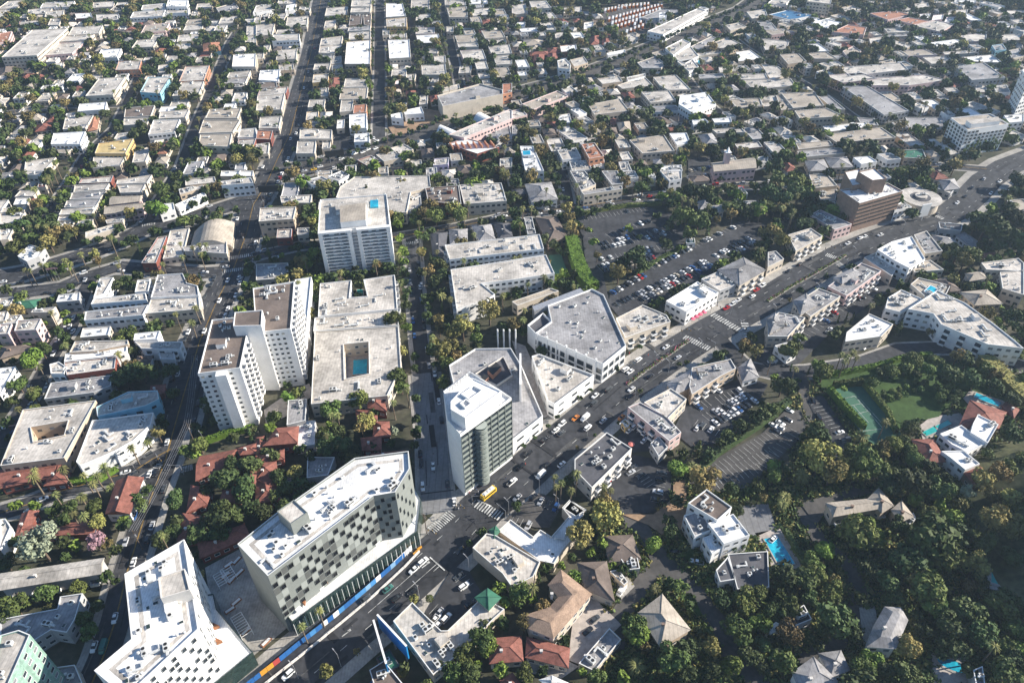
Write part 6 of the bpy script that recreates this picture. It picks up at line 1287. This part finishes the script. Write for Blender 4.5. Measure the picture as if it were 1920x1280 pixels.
# pergolas, umbrellas, sunbeds
def umbrella(px,py,c,full=None,desc=None,z=0.,s=1.5):
    x,y=un(px,py,z+2.3); r=thing('parasol',desc or '','parasol',x,y,z,0,'parasols',full); m=MB(); m.cyl(0,0,0,2.5,.04,.04,5); m.obj('pole',METAL,r); m=MB(); m.cyl(0,0,2.0,2.6,s,.05,8); m.obj('canopy',mat('parasol '+c,{'pink':(.75,.12,.2),'green':(.25,.5,.05),'coral':(.85,.25,.2),'white':(.8,.8,.8)}[c],.8,.1),r)
for i,(x,y) in enumerate(((1299,596),(1306,592),(1313,588),(1320,584))): umbrella(x,y,'pink',desc='pink parasol')
umbrella(1184,831,'coral','coral parasol standing alone in the yard behind the trapezoid office'); 
for x,y in ((541,887),(531,898),(534,906)): umbrella(x,y,'green',desc='lime green parasol')
m=MB(); m.box(0,0,.25,.4,1.9,.65); m.box(-.75,0,.4,.65,.4,.65); SBD=m.mesh('sunbed',[FRAME])
for i in range(14):
    x,y=un(533+(i%2)*10,893+(i//2)*4.2,.3); thing('sunbed','white sunbed','sunbed',x,y,.05,.3,'sunbeds by the small green pool',None,SBD)
# striped construction hoarding along the boulevard
A=[un(*p) for p in pts('466,1287 520,1245 560,1212 620,1165 680,1115 740,1062 785,1019')]
cols=[(.03,.13,.36),(.07,.24,.50),(.20,.36,.55)]; HB=[mat('hoarding blue %d'%i,c,.5,.1) for i,c in enumerate(cols)]+[mat('hoarding orange',(.62,.30,.04),.5,.1),mat('hoarding red',(.42,.07,.06),.5,.1),WALL['w']]
cx,cy=A[3]; hx,hy=cx,cy; r=thing('construction_hoarding','','hoarding',cx,cy,0,0,None,'long blue construction hoarding with orange and red ends beside the checkerboard hotel')
W_=walk(A,2.5); n=len(W_)
for i in range(n-1):
    x,y,a=W_[i]; x2,y2,_=W_[i+1]; c=5 if i>n-5 else (R.choice([0,1,1,2,5]) if i>n*.25 else 0)
    if n*.10<i<n*.14: c=4
    if n*.06<i<=n*.10: c=3
    m=MB(); m.box((x+x2)/2-cx,(y+y2)/2-cy,.2,3.2,2.42,.12,a); m.obj('panel',HB[c],r)
m=MB(); m.bar((A[-1][0]-cx,A[-1][1]-cy,3.3),(A[-2][0]-cx,A[-2][1]-cy,3.3),.15); m.obj('top_rail',WALL['w'],r)
BB=[un(*p) for p in pts('480,1296 560,1233 640,1168 700,1118 760,1062 790,1030')]
m=MB(); m.box(0,0,0,.8,2.9,.5); m.box(0,0,0,.3,3.,.8); KR=m.mesh('concrete_barrier',[WALL['p']])
for x,y,a in walk(BB,3.05): thing('concrete_barrier','white concrete barrier block','barrier',x,y,.2,a,'concrete barriers beside the hoarding',None,KR)
for k,(x,y,t) in enumerate(((783,1034,0),(787,1029,0),(779,1038,0))):
    m=MB(); m.box(0,0,0,1.,2.,.5); X,Y=un(x,y); thing('water_barrier','orange plastic barrier','barrier',X,Y,.2,.7,'orange barriers by the hoarding',None,m.mesh('water_barrier',[HB[3]]))
# pavement along the hotel, glass lean-to, planters on the plaza
m=MB(); Q=[un(*p) for p in pts('470,1235 560,1165 560,1180 700,1070 785,1000 790,1012 700,1085 560,1195 480,1262')]
m=MB(); m.box(0,0,0,.5,4.,1.6,0,0); m.box(0,0,.5,.62,3.4,1.,0,1); TB=m.mesh('planter_bench',[WOOD,FRAME])
for p in ((430,1060),(445,1052),(424,1080),(436,1088),(450,1075),(432,1145),(444,1130),(500,1205),(462,1185)):
    x,y=un(*p); thing('planter_bench','timber planter bench','bench',x,y,.5,.9+R.uniform(-.2,.2),'benches on the hotel plaza',None,TB)
m=MB()
for i in range(6): m.bar((-3+i*1.2,-2,2.6),(-3+i*1.2,2,2.6),.15)
for s in (-2,2): m.bar((-3,s,2.5),(3,s,2.5),.18)
for a in (-3,3):
    for b in (-2,2): m.bar((a,b,0),(a,b,2.5),.15)
PG=m.mesh('pergola',[WALL['w']])
for p in ((449,1165),(457,1178),(415,1085),(428,1075)): x,y=un(*p,2.5); thing('pergola','slatted pergola frame','pergola',x,y,.5,-.9,'pergolas on the hotel plaza',None,PG)
# people on the pavements
SK=mat('skin',(.45,.28,.2),.7,.1); CL=[mat('clothes '+n,c,.9,.2) for n,c in (('dark',(.03,.03,.04)),('white',(.7,.7,.7)),('blue',(.06,.12,.3)),('red',(.4,.05,.04)))]
def person_me(i):
    rr=random.Random(i); me=bpy.data.meshes.new('body'); st=.22
    vs=[(0,0,.95),(0,0,1.2),(0,0,1.43),(0,0,1.52),(0,0,1.66),(.0,.19,1.40),(.05,.24,1.12),(.16,.25,.9),(0,-.19,1.40),(-.05,-.24,1.12),(.05,-.25,.88),(st*.5,.1,.5),(st*.6,.1,.06),(st*.6+.16,.1,.04),(-st*.4,-.1,.5),(-st,-.1,.1),(-st+.16,-.1,.04)]
    ed=[(0,1),(1,2),(2,3),(3,4),(2,5),(5,6),(6,7),(2,8),(8,9),(9,10),(0,11),(11,12),(12,13),(0,14),(14,15),(15,16)]
    rad=[.15,.14,.15,.06,.11,.06,.045,.035,.06,.045,.035,.075,.05,.04,.075,.05,.04]
    me.from_pydata(vs,ed,[]); o=bpy.data.objects.new('tmp',me); COL.objects.link(o); o.modifiers.new('s','SKIN')
    for v,r_ in zip(me.skin_vertices[0].data,rad): v.radius=(r_,r_)
    me.skin_vertices[0].data[0].use_root=True; o.modifiers.new('b','SUBSURF').levels=1
    dg=bpy.context.evaluated_depsgraph_get(); m2=bpy.data.meshes.new_from_object(o.evaluated_get(dg)); bpy.data.objects.remove(o)
    m2.materials.clear(); m2.materials.append(CL[i%4]); m2.materials.append(SK); m2.materials.append(CL[(i*3+2)%4])
    for p in m2.polygons:
        z=sum(m2.vertices[v].co.z for v in p.vertices)/len(p.vertices); p.material_index=1 if z>1.5 else (2 if z<.9 else 0)
    m2.name='person'; return m2
PE=[person_me(i) for i in range(4)]; PD=['person in dark top walking','person in white top walking','person in blue top walking','person in red top walking']
for i,p in enumerate('893,918 897,924 891,930 880,925 905,912 1130,706 1150,690 1215,668 1248,655 1262,640 1345,572 1290,598 1302,592 1410,532 1420,528 1498,500 1475,505 1575,462 1700,415 985,872 948,898 860,955 1245,575 1180,664'.split()):
    x,y=un(*[float(v) for v in p.split(',')]); thing('person',PD[i%4],'person',x,y,.1,R.uniform(0,6),'people on the pavements',None,PE[i%4])
# flagpoles
m=MB(); m.cyl(0,0,0,10,.09,.05,6); m.poly([(0,0,9.8),(1.6,.3,9.6),(1.6,.3,8.6),(0,0,8.8)],1); FP=m.mesh('flagpole',[METAL,mat('flag cloth red white',(.6,.3,.3),.8,.2)])
for p in ((98,529),(103,528),(108,527),(114,527)): x,y=un(*p); thing('flagpole','white flagpole','flagpole',x,y,0,0,'flagpoles on the traffic island',None,FP)
# dark office billboard over the crossing and low walls
m=MB(); m.box(0,0,5,10,14,.5,.0,0); m.box(-4,0,0,5,.5,.5,0,1); m.box(4,0,0,5,.5,.5,0,1); BBM=m.mesh('billboard',[DARKM,METAL])
x,y=un(508,372); thing('billboard','','billboard',x,y,0,.05,'roadside billboards','wide black billboard at the fork above the avenue crossing',BBM)
x,y=un(630,305); thing('billboard','','billboard',x,y,0,.25,'roadside billboards','black billboard beside the diagonal boulevard car park',BBM)
# planted median in the boulevard
P=[un(*p) for p in pts('1175,722 1215,692 1250,668 1290,640')],[un(*p) for p in pts('1440,566 1480,540 1530,512 1585,480')]
for k,Q in enumerate(P):
    cx,cy=Q[0]; r=thing('planted_median','','planter',cx,cy,0,0,None,('planted traffic median below the boulevard junction','flowering traffic median above the boulevard junction')[k]); m=MB(); strip([(q[0]-cx,q[1]-cy) for q in Q],1.9,.55,m)
    for o in (.95,-.95):
        q=offs([(a-cx,b-cy) for a,b in Q],o)
        for i in range(len(q)-1): m.poly([(*q[i],.2),(*q[i+1],.2),(*q[i+1],.6),(*q[i],.6)])
    m.obj('kerb',PAVE,r); V=[]
    rs=np.random.RandomState(k)
    for x,y,a in walk(Q,.5): 
        for _ in range(6): V.append((x-cx+rs.uniform(-.8,.8),y-cy+rs.uniform(-.8,.8),rs.uniform(.6,1.3)))
    B=np.array(V); n=len(B); u=rs.normal(size=(n,3)); u/=np.linalg.norm(u,axis=1)[:,None]; v=np.cross(u,rs.normal(size=(n,3))); v/=np.linalg.norm(v,axis=1)[:,None]
    W2=np.stack([B-u*.35,B-v*.35,B+u*.35,B+v*.35],1).reshape(-1,3); mi=(rs.random(n)<.3).astype(int)
    link('plants',npmesh('plants',W2,np.arange(len(W2)).reshape(-1,4),[LEAF['g'],mat('magenta flowers',(.32,.06,.12),.8,.3)],mi),r)
struct('road_markings',MK,PAINT); struct('yellow_road_markings',MY,PAINTY)
N1,N2=34,40; V=[];Q=[]
for i in range(N1+1):
    for j in range(N2+1):
        x=178+i*14; y=-160+j*10.5; u=(x-178)/95.; v=min(1,max(0,(232-y)/60.)); z=54*(3*min(u,1)**2-2*min(u,1)**3)*(3*v*v-2*v**3)*(1+.10*math.sin(y*.09)+.07*math.sin(x*.05+y*.04))-.3
        V.append((x,y,z))
for i in range(N1):
    for j in range(N2): k=i*(N2+1)+j; Q.append((k,k+N2+1,k+N2+2,k+1))
o=link('hillside',npmesh('hillside',np.array(V),np.array(Q),[mat('hill scrub',(.10,.10,.05),.95,.5,.05,c2=(.03,.045,.015),fine=.4)])); o['kind']='structure'  # unseen ridge added right of frame, shaped to shade the lower-right gardens
# ---------------------------------------------------------------- labels
ORD=['closest','second closest','third closest','fourth closest','fifth closest','sixth closest','seventh closest','eighth closest','ninth closest','tenth closest','eleventh closest','twelfth closest']
def ordn(i):
    if i<12: return ORD[i]
    n=i+1; s='th' if 10<n%100<20 else {1:'st',2:'nd',3:'rd'}.get(n%10,'th'); return f'{n}{s} closest'
DIR=['right of','beyond and right of','beyond','beyond and left of','left of','below and left of','just below','below and right of']
grp={}
for o,desc,x,y in PEND:
    n,lx,ly=min(LAND,key=lambda l:math.hypot(l[1]-x,l[2]-y)); s=int(((math.degrees(math.atan2(y-ly,x-lx))+22.5)%360)//45)
    grp.setdefault((desc,DIR[s],n),[]).append((math.hypot(x-lx,y-ly),o))
for (desc,d,n),l in grp.items():
    l.sort(key=lambda t:t[0])
    for i,(_,o) in enumerate(l): o['label']=(f'{desc} {d} {n}' if len(l)==1 else f'{desc} {d} {n}, {ordn(i)}')
# ---------------------------------------------------------------- air
if HAZE:
    m=MB(); m.box(0,600,-1,H+4,3200,2600); hz=m.obj('haze',[]); hz['kind']='stuff'; hm=bpy.data.materials.new('haze air'); hm.use_nodes=True; n=hm.node_tree.nodes; n.remove(n['Principled BSDF'])
    pv=n.new('ShaderNodeVolumePrincipled'); pv.inputs['Color'].default_value=(.6,.78,1,1); pv.inputs['Density'].default_value=HAZE; pv.inputs['Anisotropy'].default_value=.2
    hm.node_tree.links.new(pv.outputs[0],n['Material Output'].inputs['Volume']); hz.data.materials.append(hm)
